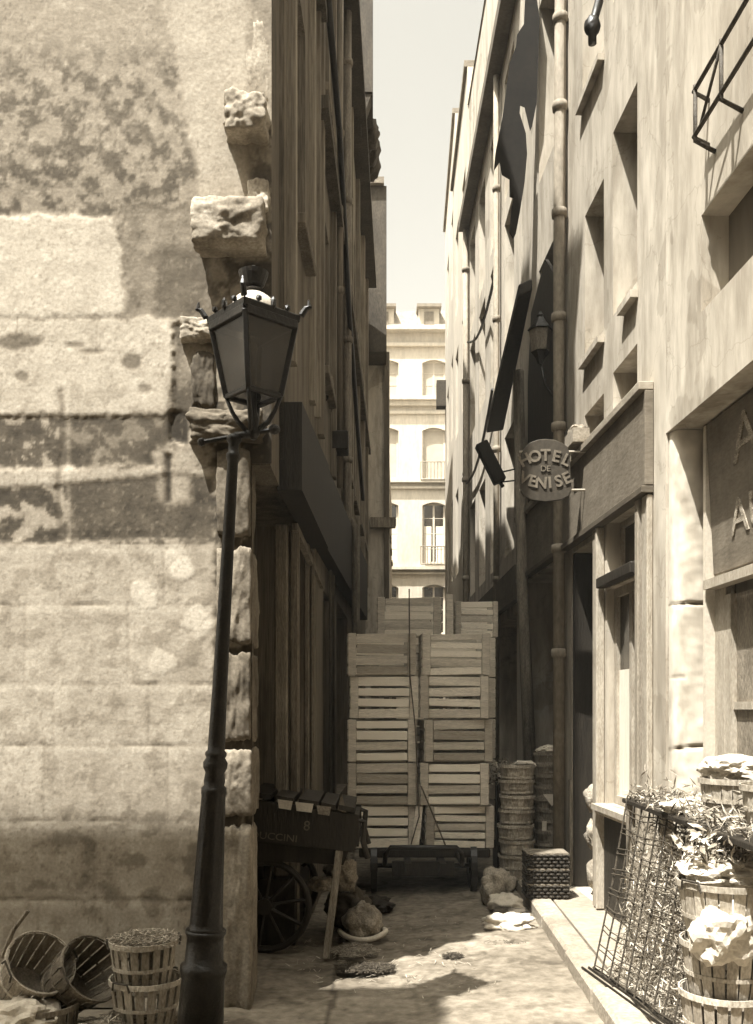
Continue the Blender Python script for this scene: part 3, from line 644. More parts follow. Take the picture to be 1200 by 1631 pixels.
for py in (719, 780):
    k = MB(); k.tube([(sx_(828), Ys + .012, PZ(py, Ys)), (RX(Ys) + .02, Ys + .012, PZ(py, Ys))], .009, 8); k.tube([(RX(Ys) - .02, Ys + .012, PZ(py, Ys)), (RX(Ys) - .02, Ys + .012, PZ(py, Ys) - .07)], .007, 6); k.build('iron_arm', M_white, hs, smooth=True)
# ------------------------------------------------------------ big downpipe
xp = RX(7.5) - .075
pipe('drainpipe', 'tall pale zinc drainpipe with collars running down the right front beside the hotel sign', [(xp + .03, 7.5, 10.2), (xp, 7.5, 5), (xp, 7.5, .1)], .046, (7.0, 6.3, 5.45, 4.62, 3.75, 2.78, 1.95))
k = MB(); k.tube([(PX(826, 8.9), 8.9, 4.7), (PX(832, 8.9), 8.9, 2.7), (PX(851, 8.6), 8.6, .14)], [.05, .055, .06], 8); tag(k.build('timber_prop', M_oldwood, smooth=True), 'rough timber prop leaning against the right front behind the hotel sign', 'timber')
k = MB(); k.prism([(PX(775, 10.3), 10.3, PZ(690, 10.3)), (PX(802, 10.3), 10.3, PZ(690, 10.3) + .03), (PX(848, 7.75), 7.75, 4.95), (PX(826, 7.75), 7.75, 4.9)], (0, 0, .10)); tag(k.build('canopy', M_darkwood, bevel=.01), 'long dark wooden canopy sloping over the right side front behind the drainpipe', 'canopy')
# tilted box sign
bs = thing('box_sign', 'dark tilted box hanging from the right fronts in mid alley, left of the hotel sign', 'sign', (PX(780, 9.6), 9.6, 4))
a = Vector((PX(766, 9.6), 9.6, PZ(706, 9.6))); b = Vector((PX(797, 9.6), 9.6, PZ(768, 9.6)))
k = MB(); k.bar(a, b, .13, .12, (0, 1, 0)); k.build('box', M_darkwood, bs, bevel=.01)
k = MB(); k.tube([b, b + Vector((.03, 0, -.05))], .02, 6); k.tube([b + Vector((0, 0, .1)), (RX(9.3), 9.5, b.z + .12)], .008, 6); k.tube([b, (RX(9.3), 9.5, b.z + .0)], .008, 6); k.build('iron_arm', M_iron, bs)
wl = thing('wall_lantern', 'small old lantern on a bracket against the shaded right front above the hotel sign', 'lantern', (PX(861, 7.9), 7.9, 4.5))
lc = Vector((PX(861, 7.9), 7.9, 0)); zf = lambda py: PZ(py, 7.9)
k = MB(); k.lathe([(.03, zf(562)), (.075, zf(560)), (.095, zf(528)), (.09, zf(526))], lc, 6); k.build('lantern_glass', M_basketd, wl)
k = MB(); k.lathe([(.11, zf(526)), (.05, zf(512)), (.03, zf(506)), (.03, zf(502)), (.008, zf(496))], lc, 6); k.build('lantern_cap', M_iron, wl)
k = MB(); k.lathe([(.02, zf(580)), (.04, zf(570)), (.08, zf(561))], lc, 6); k.build('lantern_foot', M_iron, wl)
k = MB(); k.tube([lc + Vector((0, 0, zf(578))), lc + Vector((.04, 0, zf(612))), lc + Vector((.14, 0, zf(640))), Vector((RX(7.9) + .01, 7.9, zf(650)))], .014, 8); k.build('bracket', M_iron, wl, smooth=True)
k = MB(); Yr = 8.5  # dark sheet cut to the outline of a shadow on the right fronts
shadow_outline = [(838, -30), (850, -40), (860, 30), (858, 90), (855, 165), (848, 200), (845, 208), (836, 170), (829, 167), (828, 180), (838, 212), (840, 245), (836, 290), (828, 340), (822, 372), (818, 380), (812, 370), (815, 330), (818, 315), (812, 313), (812, 285), (800, 278), (796, 258), (788, 270), (786, 280), (790, 240), (800, 190), (806, 150), (812, 100), (822, 75), (824, 55), (835, 38)]
k.prism([(PX(a_, Yr), Yr, PZ(b_, Yr)) for a_, b_ in shadow_outline], (0, .012, 0)); k.bar((PX(800, Yr), Yr + .02, PZ(-34, Yr)), (PX(868, Yr), Yr + .02, PZ(-34, Yr)), .03, .03)
tag(k.build('ragged_shadow_sheet', M_void), 'ragged dark sheet standing in for a shadow on the right fronts left of the drainpipe', 'cloth')
# wall hooks / shutter dog at the top
k = MB(); X_ = RX(6.6); k.tube([(X_, 6.6, PZ(0, 6.6)), (X_ - .05, 6.6, PZ(40, 6.6)), (X_ - .05, 6.6, PZ(70, 6.6))], .03, 8); k.lump((X_ - .05, 6.6, PZ(42, 6.6)), (.055, .05, .07), 4, .2); tag(k.build('gas_lamp_bracket', M_iron, smooth=True), 'small dark iron bracket at the top right between two windows', 'bracket')

# ------------------------------------------------------------ right houses further on
rb_root = thing('long_house', 'long sunlit house on the right beyond the hotel with a dark cornice under its attic', 'house', (1.5, 12, 0))
rbf = Fr((1.45, 9.403), (1.42, 14.5), 1)
opB2 = [(u, u + .7, z, z + 1.35, .22) for u in (.5, 1.75, 3.0, 4.2) for z in (3.2, 5.6, 7.2)] + [(.3, 2.2, .1, 2.5, .7), (2.7, 4.6, .1, 2.5, .6)]
wallmesh(rbf, 0, 10.8, 5, opB2).build('wall', M_plas2, rb_root)
for o in opB2[:12]: window(rb_root, rbf, o, M_paint, sill=False)
for o in opB2[12:]:
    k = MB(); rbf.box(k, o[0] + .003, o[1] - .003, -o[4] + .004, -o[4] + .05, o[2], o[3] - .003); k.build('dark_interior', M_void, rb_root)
k = MB(); rbf.box(k, 0, rbf.L, .002, .16, 8.85, 9.0); k.build('cornice', M_fascia, rb_root)
k = MB(); rbf.box(k, 0, rbf.L, .002, .07, 2.6, 2.95, .6); k.build('fascia', M_fascia, rb_root)
k = MB(); k.prism([rbf.p(-.1, .02, 10.803), rbf.p(-.1, -5, 10.803), rbf.p(-.1, -2.4, 12.0)], rbf.d * (rbf.L + .1)); k.build('roof', M_roof, rb_root)
pipe('', '', [rbf.p(1.45, .06, 8.8), rbf.p(1.45, .06, .1)], .035, (7.5, 6, 4.5, 3), rb_root)
pipe('', '', [rbf.p(4.95, .06, 8.8), rbf.p(4.95, .06, .1)], .045, (8.2, 6.5, 5, 3.5), rb_root)
# diagonal cables
for i, (a0_, a1_, l_) in enumerate((((797, 440, 11.0), (750, 545, 14.0), 'upper dark cable drooping across the pale right fronts'), ((790, 620, 11.2), (748, 770, 14.2), 'lower dark cable drooping across the pale right fronts'))):
    Y0, Y1 = a0_[2], a1_[2]
    p0 = Vector((1.40, Y0, PZ(a0_[1], Y0))); p1 = Vector((1.38, Y1, PZ(a1_[1], Y1)))
    pts = [p0.lerp(p1, t / 8) + Vector((-.02, 0, -.25 * math.sin(math.pi * t / 8))) for t in range(9)]
    k = MB(); k.tube(pts, .018, 6); tag(k.build('cable', M_iron), l_, 'cable')
rc_root = thing('gabled_house', 'bleached tall house with small dark windows halfway along the right side', 'house', (1.6, 16, 0))
rcf = Fr((1.40, 14.503), (1.46, 18), 1); opC = [(u, u + .7, z, z + 1.5, .22) for u in (.4, 2.0) for z in (1.2, 3.9, 6.4, 8.6)]
wallmesh(rcf, 0, 11.4, 5, opC).build('wall', M_plas3, rc_root)
for o in opC: window(rc_root, rcf, o, M_paint, sill=False)
k = MB(); rcf.box(k, 0, rcf.L, -5, .05, 11.403, 11.5); k.build('roof', M_roof, rc_root)
rd_root = thing('stepped_house', 'pale tall house rising above its neighbour far down the right side', 'house', (1.6, 20, 0))
rdf = Fr((1.50, 18.003), (1.64, 22.5), 1); opD2 = [(u, u + .8, z, z + 1.6, .22) for u in (.6, 2.6) for z in (1.2, 4.1, 7.0, 9.9)]
wallmesh(rdf, 0, 12.9, 5, opD2).build('wall', M_plas3, rd_root)
for o in opD2: window(rd_root, rdf, o, M_paint, sill=False)
k = MB(); rdf.box(k, 0, rdf.L, -5, .05, 12.903, 13.0); rdf.box(k, 1.0, 1.7, -1.0, -.2, 13.06, 13.7); k.build('roof', M_roof, rd_root)
k = MB(); rdf.box(k, 4.0, 4.3, .002, .22, 8.6, 9.2); k.build('shop_lantern', M_slate, rd_root)
re_root = thing('end_house', 'low pale house at the far right end of the alley', 'house', (2, 30, 0))
ref = Fr((1.66, 22.503), (2.82, 38), 1); opE = [(u, u + 1, z, z + 1.6, .22) for u in (1, 4, 7, 10, 13) for z in (1.2, 4.1, 7.0)]
wallmesh(ref, 0, 11.5, 5, opE).build('wall', M_plas3, re_root)
for o in opE: window(re_root, ref, o, M_paint, sill=False)

# ------------------------------------------------------------ far facade
YF = 40
fr_root = thing('pale_apartment_house', 'bright many-storeyed facade with string courses and arched windows closing the end of the alley', 'house', (2, YF, 0))
fX = lambda px: PX(px, YF); fZ = lambda py: PZ(py, YF)
ff = Fr((fX(540), YF), (fX(820), YF), -1)   # outward is -Y
FU = lambda px: fX(px) - fX(540)
cols_ = [(598, 635), (673, 710), (748, 785)]
rows_ = [(573, 630), (681, 762), (800, 897), (931, 1010), (1050, 1160)]
opF = [(FU(a), FU(b), fZ(d), fZ(c), .25) for (a, b) in cols_ for (c, d) in rows_]
wallmesh(ff, 0, fZ(525), 8, opF).build('wall', M_plas3, fr_root)
for i, o in enumerate(opF):
    r_ = i % 5
    if r_ in (0, 1): window(fr_root, ff, o, M_white, M_blind, rows=1 if r_ else 3, cols=1 if r_ else 2, fw=.08, sill=False)
    else: window(fr_root, ff, o, M_white, M_glass, rows=4, fw=.09, sill=False, curtain=(r_ == 2))
    k = MB()   # segmental arch head
    a, b, c, d, r = o
    k.prism([ff.p(a, .0, d)] + [ff.p(a + (b - a) * t / 8, -.0, d - .13 * (1 - math.sin(math.pi * t / 8))) for t in range(9)] + [ff.p(b, 0, d)], -ff.n * .12); k.build('arch_head', M_plas3, fr_root)
for (ya, yb, t) in ((636, 640, .35), (640, 648, .2), (655, 660, .1), (766, 770, .25), (775, 779, .12), (904, 908, .25), (912, 915, .12), (548, 553, .18), (525, 530, .4), (1030, 1036, .3)):
    k = MB(); ff.box(k, 0, ff.L, .003, t, fZ(yb), fZ(ya) - .004); k.build('string_course', M_plas3, fr_root)
k = MB(); p = ff.p; k.prism([p(0, .2, fZ(525) + .003), p(0, -.7, fZ(484)), p(0, -4, fZ(478)), p(0, -8, fZ(525))], ff.d * ff.L); rf = k.build('roof', M_zinc, fr_root)
for (a, b) in ((596, 628), (667, 700), (742, 775)):
    k = MB(); ff.box(k, FU(a), FU(b), -1.2, .0, fZ(523), fZ(492)); dm = k.build('dormer', M_plas3, rf)
    k = MB(); ff.box(k, FU(a + 9), FU(b - 9), .003, .05, fZ(521), fZ(497)); k.build('dormer_window', M_basketd, rf)
    k = MB(); ff.box(k, FU(a - 3), FU(b + 3), -1.2, .25, fZ(491.8), fZ(487)); k.build('dormer_roof', M_roof, rf)
for (a, b) in cols_[1:2]:
    k = MB()
    for (c, d) in ((738, 766), (872, 900)):
        for q in range(9): x = FU(a - 3) + (FU(b + 3) - FU(a - 3)) * q / 8; k.tube([ff.p(x, .26, fZ(d)), ff.p(x, .26, fZ(c))], .02, 5)
        for z in (c, d): k.tube([ff.p(FU(a - 3), .26, fZ(z)), ff.p(FU(b + 3), .26, fZ(z))], .025, 5)
    k.build('balcony_rail', M_zinc, fr_root)

# unseen house added behind the viewpoint, on the left, to shade the near paving
sh_root = thing('unseen_shading_house', 'plain unseen house added to the left behind the viewpoint to shade the near paving', 'house', (-4, 0, 0))
k = MB(); k.box(-7, -8, 0, -2.4, 1.86, 8.8); k.build('wall', M_plas2, sh_root)
k = MB(); k.box(-7.2, -8, 8.803, -2.36, 1.90, 9.0); k.build('roof', M_slate, sh_root)

ob_root = thing('unseen_sky_blocker_house', 'long plain unseen house added across the street behind the viewpoint to block sky light', 'house', (0, -3, 0))  # unseen house added to keep sky fill off surfaces facing the viewpoint
k = MB(); k.box(-12, -8.5, 0, 12, -3.2, 11.5); k.build('wall', M_brown2, ob_root)
k = MB(); k.box(-12, -8.6, 11.503, 12, -3.05, 11.7); k.build('roof', M_slate, ob_root)
# ------------------------------------------------------------ street lamp
YL = 4.0; SC = F / YL
lamp = thing('street_lamp', 'dark cast iron gas lamp with square lantern leaning before the stone wall', 'street lamp', (PX(316, YL), YL, 0))
bx = PX(316, YL); lean = Vector((.0575, 0, 1)).normalized()
def lz(py): return PZ(py, YL)
prof = [(.125, 0), (.125, .05), (.10, .07), (.096, .14)]
for (py, hw) in ((1640, 37), (1560, 34), (1552, 35), (1546, 37), (1536, 37), (1532, 31), (1500, 29), (1492, 29), (1486, 32), (1480, 32), (1476, 27), (1468, 26), (1440, 25), (1350, 22), (1268, 19), (1262, 20), (1254, 20), (1250, 16), (1243, 17), (1230, 15), (1222, 19), (1214, 19.5), (1206, 15), (1202, 17), (1198, 17), (1194, 13.5), (1180, 13.5), (1100, 12), (900, 10), (735, 8.5), (728, 11), (722, 11), (718, 8), (706, 8), (700, 12), (694, 12), (690, 6)):
    prof.append((hw / SC, lz(py)))
k = MB(); k.lathe(prof[:14], (bx, YL, 0), 32, lean); k.build('base', M_iron, lamp, smooth=True, bevel=0)
k = MB(); k.lathe(prof[13:], (bx, YL, 0), 32, lean, None, .12, (lz(1438), lz(1270))); k.build('post', M_iron, lamp, smooth=True)
tx = bx + .0575 * lz(690); 
# lantern
lx = PX(404, YL); zb, zt = lz(632), lz(520)
def lq(cx_, z, r): return [Vector((cx_ + r * math.cos(a), YL + r * math.sin(a), z)) for a in (math.radians(q) for q in (-93, -3, 87, 177))]
rb_, rt_ = 44 / SC, 68 / SC
B = lq(lx, zb, rb_); T = lq(lx, zt, rt_)
k = MB()
for i in range(4):
    k.bar(B[i], T[i], .022, .022); k.bar(B[i], B[(i + 1) % 4], .02, .02); k.bar(T[i], T[(i + 1) % 4], .03, .035)
lan = k.build('lantern_frame', M_iron, lamp, bevel=.003)
for i in range(4):
    g_ = MB(); a, b, c, d = B[i], B[(i + 1) % 4], T[(i + 1) % 4], T[i]; cc = Vector((lx, YL, (zb + zt) / 2)); q = [p_.lerp(cc, .03) for p_ in (a, b, c, d)]
    nrm = (q[1] - q[0]).cross(q[3] - q[0]).normalized(); g_.prism(q, nrm * .003); g_.build('pane', M_lglass, lan)
k = MB(); R0 = lq(lx, zt + .012, rt_ * 1.10); R1 = lq(lx, zt + .042, rt_ * 1.13); R2 = lq(lx, zt + .062, rt_ * .6)
k.add(R0 + R1 + R2, [(0, 1, 2, 3)] + [(i, (i + 1) % 4, 4 + (i + 1) % 4, 4 + i) for i in range(4)] + [(4 + i, 4 + (i + 1) % 4, 8 + (i + 1) % 4, 8 + i) for i in range(4)] + [(8, 9, 10, 11)])
hood = k.build('hood', M_iron, lamp, bevel=.004)
k = MB()
for i in range(4):     # corner acroteria and the fretted edge
    p_ = R1[i]; o_ = (p_ - Vector((lx, YL, p_.z))).normalized()
    k = MB(); k.tube([p_, p_ + o_ * .02 + Vector((0, 0, .03)), p_ + o_ * .035 + Vector((0, 0, .035)), p_ + o_ * .03 + Vector((0, 0, .065))], [.014, .012, .012, .004], 6); k.build('corner_finial', M_iron, hood)
    for t in (.25, .5, .75):
        m_ = R1[i].lerp(R1[(i + 1) % 4], t); k = MB(); k.lump(m_ + Vector((0, 0, .012)), (.014, .014, .014 if t != .5 else .028), i, .1, 1, 1); k.build('bud_ornament', M_iron, hood)
k = MB(); k.lathe([(.092, lz(508)), (.094, lz(495)), (.09, lz(486)), (.076, lz(477)), (.05, lz(470)), (.03, lz(467))], (lx, YL, 0), 24); k.build('opal_dome', M_opal, hood, smooth=True)
k = MB(); 
for q in range(8):
    a = math.radians(q * 45 + 20); k.tube([Vector((lx + .096 * math.cos(a), YL + .096 * math.sin(a), lz(500))), Vector((lx + .085 * math.cos(a), YL + .085 * math.sin(a), lz(484))), Vector((lx + .035 * math.cos(a), YL + .035 * math.sin(a), lz(468)))], .004, 5)
k.lathe([(.035, lz(468)), (.05, lz(464)), (.03, lz(460)), (.045, lz(455)), (.06, lz(440)), (.064, lz(434)), (.03, lz(434)), (.028, lz(428)), (.01, lz(424))], (lx, YL, 0), 16); k.build('crown', M_iron, hood)
k = MB()   # cradle between the post head and the lantern
top = Vector((tx, YL, lz(694)))
k.lathe([(.012, lz(700)), (.03, lz(690)), (.02, lz(680)), (.026, lz(668)), (.014, lz(655)), (.014, lz(560)), (.02, lz(556)), (.01, lz(545))], (lx, YL, 0), 12)
for i in range(4):
    b0_ = B[i]; m_ = Vector(((lx * .45 + b0_.x * .55), (YL * .45 + b0_.y * .55), lz(672))); k.tube([Vector((lx - .01, YL, lz(694))), m_, m_.lerp(b0_, .5) + Vector((0, 0, -.01)), b0_], [.012, .011, .010, .008], 6)
k.tube([top, (lx, YL, lz(692))], .016, 8); k.build('cradle', M_iron, lamp, smooth=True)
k = MB(); k.tube([(tx - .14, YL, lz(704)), (tx + .17, YL, lz(684))], .010, 8); k.lump((tx + .17, YL, lz(684)), (.026, .022, .022), 2, .1, 1, 2); k.lump((tx - .14, YL, lz(704)), (.018, .018, .018), 2, .1, 1, 2); k.build('ladder_bar', M_iron, lamp)

# ------------------------------------------------------------ crates
def crate_proto(seed, n_sl=4):
    rr = random.Random(seed); W, D, H = .548, .42, .345; t = thing('wooden_crate', 'x', 'crate', (0, 0, 0))
    hw, hd = W / 2, D / 2
    for (sx2, sy2) in ((-1, -1), (1, -1), (-1, 1), (1, 1)):
        k = MB(); x = sx2 * (hw - .033); yy = sy2 * (hd - .014)
        k.box(x - .032, yy - .013, .003, x + .032, yy + .013, H - .003, rr.uniform(.55, .8)); k.build('corner_post', M_crate, t, bevel=.003)
    for sy2 in (-1, 1):
        k = MB(); hgt = H / n_sl
        for i in range(n_sl):
            z = i * hgt + hgt / 2; sh = hgt * rr.uniform(.74, .95); yy = sy2 * (hd - .014) - sy2 * .002
            tilt = rr.uniform(-.007, .007)
            k.obox((rr.uniform(-.004, .004), yy, z), (hw - .067, 0, tilt), (0, .006, 0), (0, 0, sh / 2 - .003), rr.choice((.5, .75, .95, 1.15, 1.3, 1.4)))
        k.build('slat_side', M_crate, t, bevel=.002)
    for sx2 in (-1, 1):
        k = MB(); hgt = H / n_sl
        for i in range(n_sl):
            z = i * hgt + hgt / 2; k.box(sx2 * hw - .006, -hd + .03, z - hgt * .4, sx2 * hw + .006, hd - .03, z + hgt * .4, rr.uniform(.6, 1.1))
        k.build('slat_end', M_crate, t)
    k = MB()
    for i in range(5): k.box(-hw + .07, -hd + .03 + i * .075, .004, hw - .07, -hd + .03 + i * .075 + .06, .012, .8)
    k.build('slat_floor', M_crate, t); return t
protos = [crate_proto(s, n) for s, n in ((1, 4), (2, 4), (3, 5), (4, 4), (5, 5), (6, 4))]
used = set()
def place(proto_i, loc, rz, label, group, tilt=0):
    p_ = protos[proto_i]
    if proto_i not in used:
        used.add(proto_i); p_.location = loc; p_.rotation_euler = (0, tilt, rz); p_['label'] = label; p_['group'] = group; return p_
    return dup(p_, loc, (0, tilt, rz), label, group)
YC = 7.6; CH = .35
ordn = ['lowest', 'second from the bottom', 'third from the bottom', 'fourth from the bottom', 'topmost']
Lx = [609, 608, 609, 611, 608.5]; Rx = [730, 726, 727, 726, 724.5]
z0 = .375
for i in range(5):
    place((i * 2 + 1) % 6, (PX(Lx[i], YC) + random.uniform(-.012, .008), YC + .21 + random.uniform(-.02, .02), z0 + CH * i), random.uniform(-.06, .06), 'slatted pine crate, %s of the front left column on the truck' % ordn[i], 'pine crates on the handcart')
    place((i * 3 + 2 + i // 2) % 6, (PX(Rx[i], YC) + random.uniform(-.006, .012), YC + .21 + random.uniform(-.02, .02), z0 + CH * i), random.uniform(-.06, .06), 'slatted pine crate, %s of the front right column on the truck' % ordn[i], 'pine crates on the handcart')
ord6 = ordn[:4] + ['fifth from the bottom', 'topmost']
YB = 8.1
for i in range(6):
    place((i * 2) % 6, (PX(652 if i == 5 else 642, YB), YB + .21, z0 + CH * i), 0, 'slatted pine crate, %s of the rear left column behind the front crates' % ord6[i], 'pine crates on the handcart')
    c_ = place((i + 3) % 6, (PX(760 if i == 5 else 738, YB), YB + .21, z0 + CH * i), .02, 'slatted pine crate, %s of the rear right column behind the front crates' % ord6[i], 'pine crates on the handcart')
    if i == 5: c_.scale = (.66, .9, .9)
k = MB(); k.tube([(PX(652, 7.56), 7.56, PZ(938, 7.56)), (PX(653, 7.56), 7.56, PZ(1075, 7.56)), (PX(662, 7.56), 7.56, PZ(1160, 7.56)), (PX(668, 7.56), 7.56, PZ(1300, 7.56)), (PX(655, 7.56), 7.56, PZ(1345, 7.56))], .006, 6); tag(k.build('rope', M_rope), 'dark rope tied vertically over the front crates', 'rope')
k = MB(); k.tube([(PX(671, 7.55), 7.55, PZ(1252, 7.55)), (PX(695, 7.55), 7.54, PZ(1310, 7.55)), (PX(712, 7.5), 7.48, PZ(1352, 7.5))], .007, 6); tag(k.build('rope', M_rope), 'slanting rope across the two lowest right crates', 'rope')
k = MB(); k.bar((PX(661, 7.62), 7.585, PZ(1350, 7.6)), (PX(668, 7.62), 7.62, PZ(1285, 7.6)), .06, .02, (0, 1, 0)); tag(k.build('loose_slat', M_crate), 'loose pale board wedged between the lowest crates', 'board')
k = MB(); k.box(PX(711, YB), YB - .02, z0 + CH * 5 + .0, PX(722, YB), YB + .004, PZ(947, YB)); tag(k.build('loose_slat', M_crate), 'upright loose board standing between the two topmost rear crates', 'board')
# low truck
ct = thing('platform_truck', 'low dark two-wheeled truck carrying the crates, with a bent iron handle towards the viewer', 'cart', (PX(675, 7.9), 7.9, 0))
k = MB(); k.box(PX(572, 7.6), 7.62, .30, PX(782, 7.6), 8.75, .37); k.build('deck', M_darkwood, ct, bevel=.01)
k = MB(); k.tube([(PX(615, 7.3), 7.62, .33), (PX(613, 7.3), 7.3, .30), (PX(615, 7.25), 7.2, PZ(1360, 7.2)), (PX(622, 7.2), 7.2, PZ(1350, 7.2)), (PX(728, 7.2), 7.2, PZ(1350, 7.2)), (PX(735, 7.25), 7.2, PZ(1360, 7.2)), (PX(737, 7.3), 7.3, .30), (PX(733, 7.3), 7.62, .33)], .02, 8); k.build('handle', M_iron, ct, smooth=True)
for px in (596, 752):
    k = MB(); k.lathe([(.0, -.025), (.06, -.03), (.06, -.012), (.19, -.012), (.215, -.025), (.215, .025), (.19, .012), (.06, .012), (.06, .03), (0, .025)], (PX(px, 7.75), 7.75, .215), 24, (1, 0, 0)); k.build('wheel', M_iron, ct)
k = MB(); k.tube([(PX(590, 7.75), 7.75, .215), (PX(758, 7.75), 7.75, .215)], .02, 8); k.build('axle', M_iron, ct)
k = MB(); k.box(PX(625, 7.5), 7.55, .16, PX(725, 7.5), 7.6, .28); k.box(PX(645, 7.5), 7.4, .2, PX(655, 7.5), 7.9, .29); k.box(PX(700, 7.5), 7.4, .2, PX(710, 7.5), 7.9, .29); k.build('undercarriage', M_darkwood, ct)

# ------------------------------------------------------------ baskets
def basket_mb(R1_, R0_, H, n=20, gap=.18, closed=False, rr=random):
    body = MB(); 
    for i in range(n):
        a0 = 2 * math.pi * (i + gap / 2) / n; a1 = 2 * math.pi * (i + 1 - gap / 2) / n; tn = rr.uniform(.75, 1.2); j = rr.uniform(-.002, .002)
        vs = []
        for (R, z) in ((R0_, 0), ((R0_ + R1_) / 2 + .004, H / 2), (R1_, H)):
            for d in (0, -.005):
                for a in (a0, a1): vs.append(((R + d + j) * math.cos(a), (R + d + j) * math.sin(a), z))
        fs = []
        for l in (0, 4): fs += [(l, l + 1, l + 5, l + 4), (l + 2, l + 6, l + 7, l + 3), (l, l + 4, l + 6, l + 2), (l + 1, l + 3, l + 7, l + 5)]
        fs += [(0, 2, 3, 1), (8, 9, 11, 10)]
        body.add(vs, fs, tn)
    hoops = MB()
    for (f, w_) in ((.97, .012), (.5, .008), (.06, .008)):
        R = R0_ + (R1_ - R0_) * f; z = H * f
        hoops.lathe([(R + .002, z - w_), (R + .008, z - w_), (R + .008, z + w_), (R + .002, z + w_), (R + .002, z - w_)], (0, 0, 0), 24, None, rr.uniform(.9, 1.25), cap=False)
    fl = MB(); fl.lathe([(R0_ - .006, .006), (R0_ - .006, .014)], (0, 0, 0), 20, None, .8)
    return body, hoops, fl
def basket(R1_, R0_, H, label, loc, rot=(0, 0, 0), group=None, m=M_basket, n=20, gap=.18, handle=False):
    b, h, f = basket_mb(R1_, R0_, H, n, gap); t = thing('basket', label, 'basket', (0, 0, 0), 0, group)
    b.build('staves', m, t); h.build('hoops', m, t); f.build('bottom', m, t)
    if handle:
        for s_ in (-1, 1):
            k = MB(); k.tube([(s_ * (R1_ + .006), -.05, H * .9), (s_ * (R1_ + .012), -.04, H * 1.05), (s_ * (R1_ + .012), .04, H * 1.05), (s_ * (R1_ + .006), .05, H * .9)], .005, 6); k.build('wire_handle', M_rust, t)
    t.location = loc; t.rotation_euler = rot; return t
nth = ['topmost', 'second from the top', 'third from the top', 'fourth from the top', 'fifth from the top', 'sixth from the top', 'seventh from the top', 'eighth from the top', 'ninth from the top', 'tenth from the top', 'lowest']
# two basket stacks on the pavement
def stack(cx_, cy, n, R1_, R0_, H, dz, desc, grp, m, seed):
    random.seed(seed); protos_ = []
    for i in range(n):
        lab = 'round wooden basket, %s of the %s' % (nth[n - 1 - i] if i else 'lowest', desc)
        loc = (cx_ + random.uniform(-.012, .012), cy + random.uniform(-.01, .01), .121 + dz * i); rot = (random.uniform(-.03, .03), random.uniform(-.03, .03), random.uniform(0, 6))
        if len(protos_) < 2: protos_.append(basket(R1_, R0_, H, lab, loc, rot, grp, m, 18, .04))
        else: dup(protos_[i % 2], loc, rot, lab, grp, random.uniform(.96, 1.03))
stack(PX(827, 7.6), 7.72, 7, .142, .112, .19, .122, 'nested stack nearest the crates', 'nested baskets in the left stack', M_basket, 3)
stack(PX(880, 7.9), 7.95, 10, .142, .118, .17, .094, 'taller stack beside the drainpipe', 'nested baskets in the right stack', M_basketd, 4)
def paper(lab, x, y, z, r, h, seed, m=M_paper, name='crumpled_paper', cat='paper'):
    k = MB(); k.lump((x, y, z), (r, r * .9, h), seed, .38, 1.5, 4, .2, None, .09); return tag(k.build(name, m), lab, cat)
paper('white crumpled paper filling the top basket of the taller stack', PX(880, 7.9), 7.93, .121 + .094 * 9 + .18, .13, .05, 5)
paper('white paper resting on the right side of the shorter basket stack', PX(840, 7.6), 7.70, .121 + .122 * 6 + .195, .08, .035, 6)
k = MB(); k.prism([(PX(868, 7.7), 7.78, .80), (PX(897, 7.7), 7.78, .80), (PX(882, 7.7), 7.77, .70)], (0, .004, 0)); tag(k.build('paper_flap', M_paper), 'pointed pale paper flap hanging between baskets of the taller stack', 'paper')
k = MB(); k.box(PX(866, 7.7), 7.76, .50, PX(873, 7.7), 7.764, .58); tag(k.build('paper_tag', M_paper), 'small white tag hanging low on the taller basket stack', 'tag')
# wicker trays
def tray(lab, z, seed, w_=.29):
    t = thing('wicker_hamper', lab, 'hamper', (PX(871, 6.9), 6.95, z), .05, 'wicker hampers stacked by the drainpipe'); cxx, cy = PX(871, 6.9), 6.95
    k = MB(); h = .10
    for lv in range(4):
        pts = []
        for q in range(49):
            u = q / 48 * 4; sd = int(u) % 4; f = u - int(u)
            P_ = [(-1, -1), (1, -1), (1, 1), (-1, 1), (-1, -1)]; a = P_[sd]; b = P_[sd + 1]
            px_ = (a[0] + (b[0] - a[0]) * f) * w_ / 2; py_ = (a[1] + (b[1] - a[1]) * f) * .11; o_ = .007 * (1 if (q + lv) % 2 else -1)
            nx_ = (0, 1, 0, -1)[sd]; ny_ = (-1, 0, 1, 0)[sd]
            pts.append((cxx + px_ + nx_ * o_, cy + py_ + ny_ * o_, z + .015 + lv * .025))
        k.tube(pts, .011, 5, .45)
    k.build('woven_side', M_wicker, t)
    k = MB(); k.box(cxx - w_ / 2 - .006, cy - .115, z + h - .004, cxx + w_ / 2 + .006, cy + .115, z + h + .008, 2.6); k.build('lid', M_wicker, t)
for i, nm in enumerate(('lowest', 'middle', 'topmost')): tray('flat brown wicker hamper, %s of three by the foot of the drainpipe' % nm, .124 + i * .112, i)

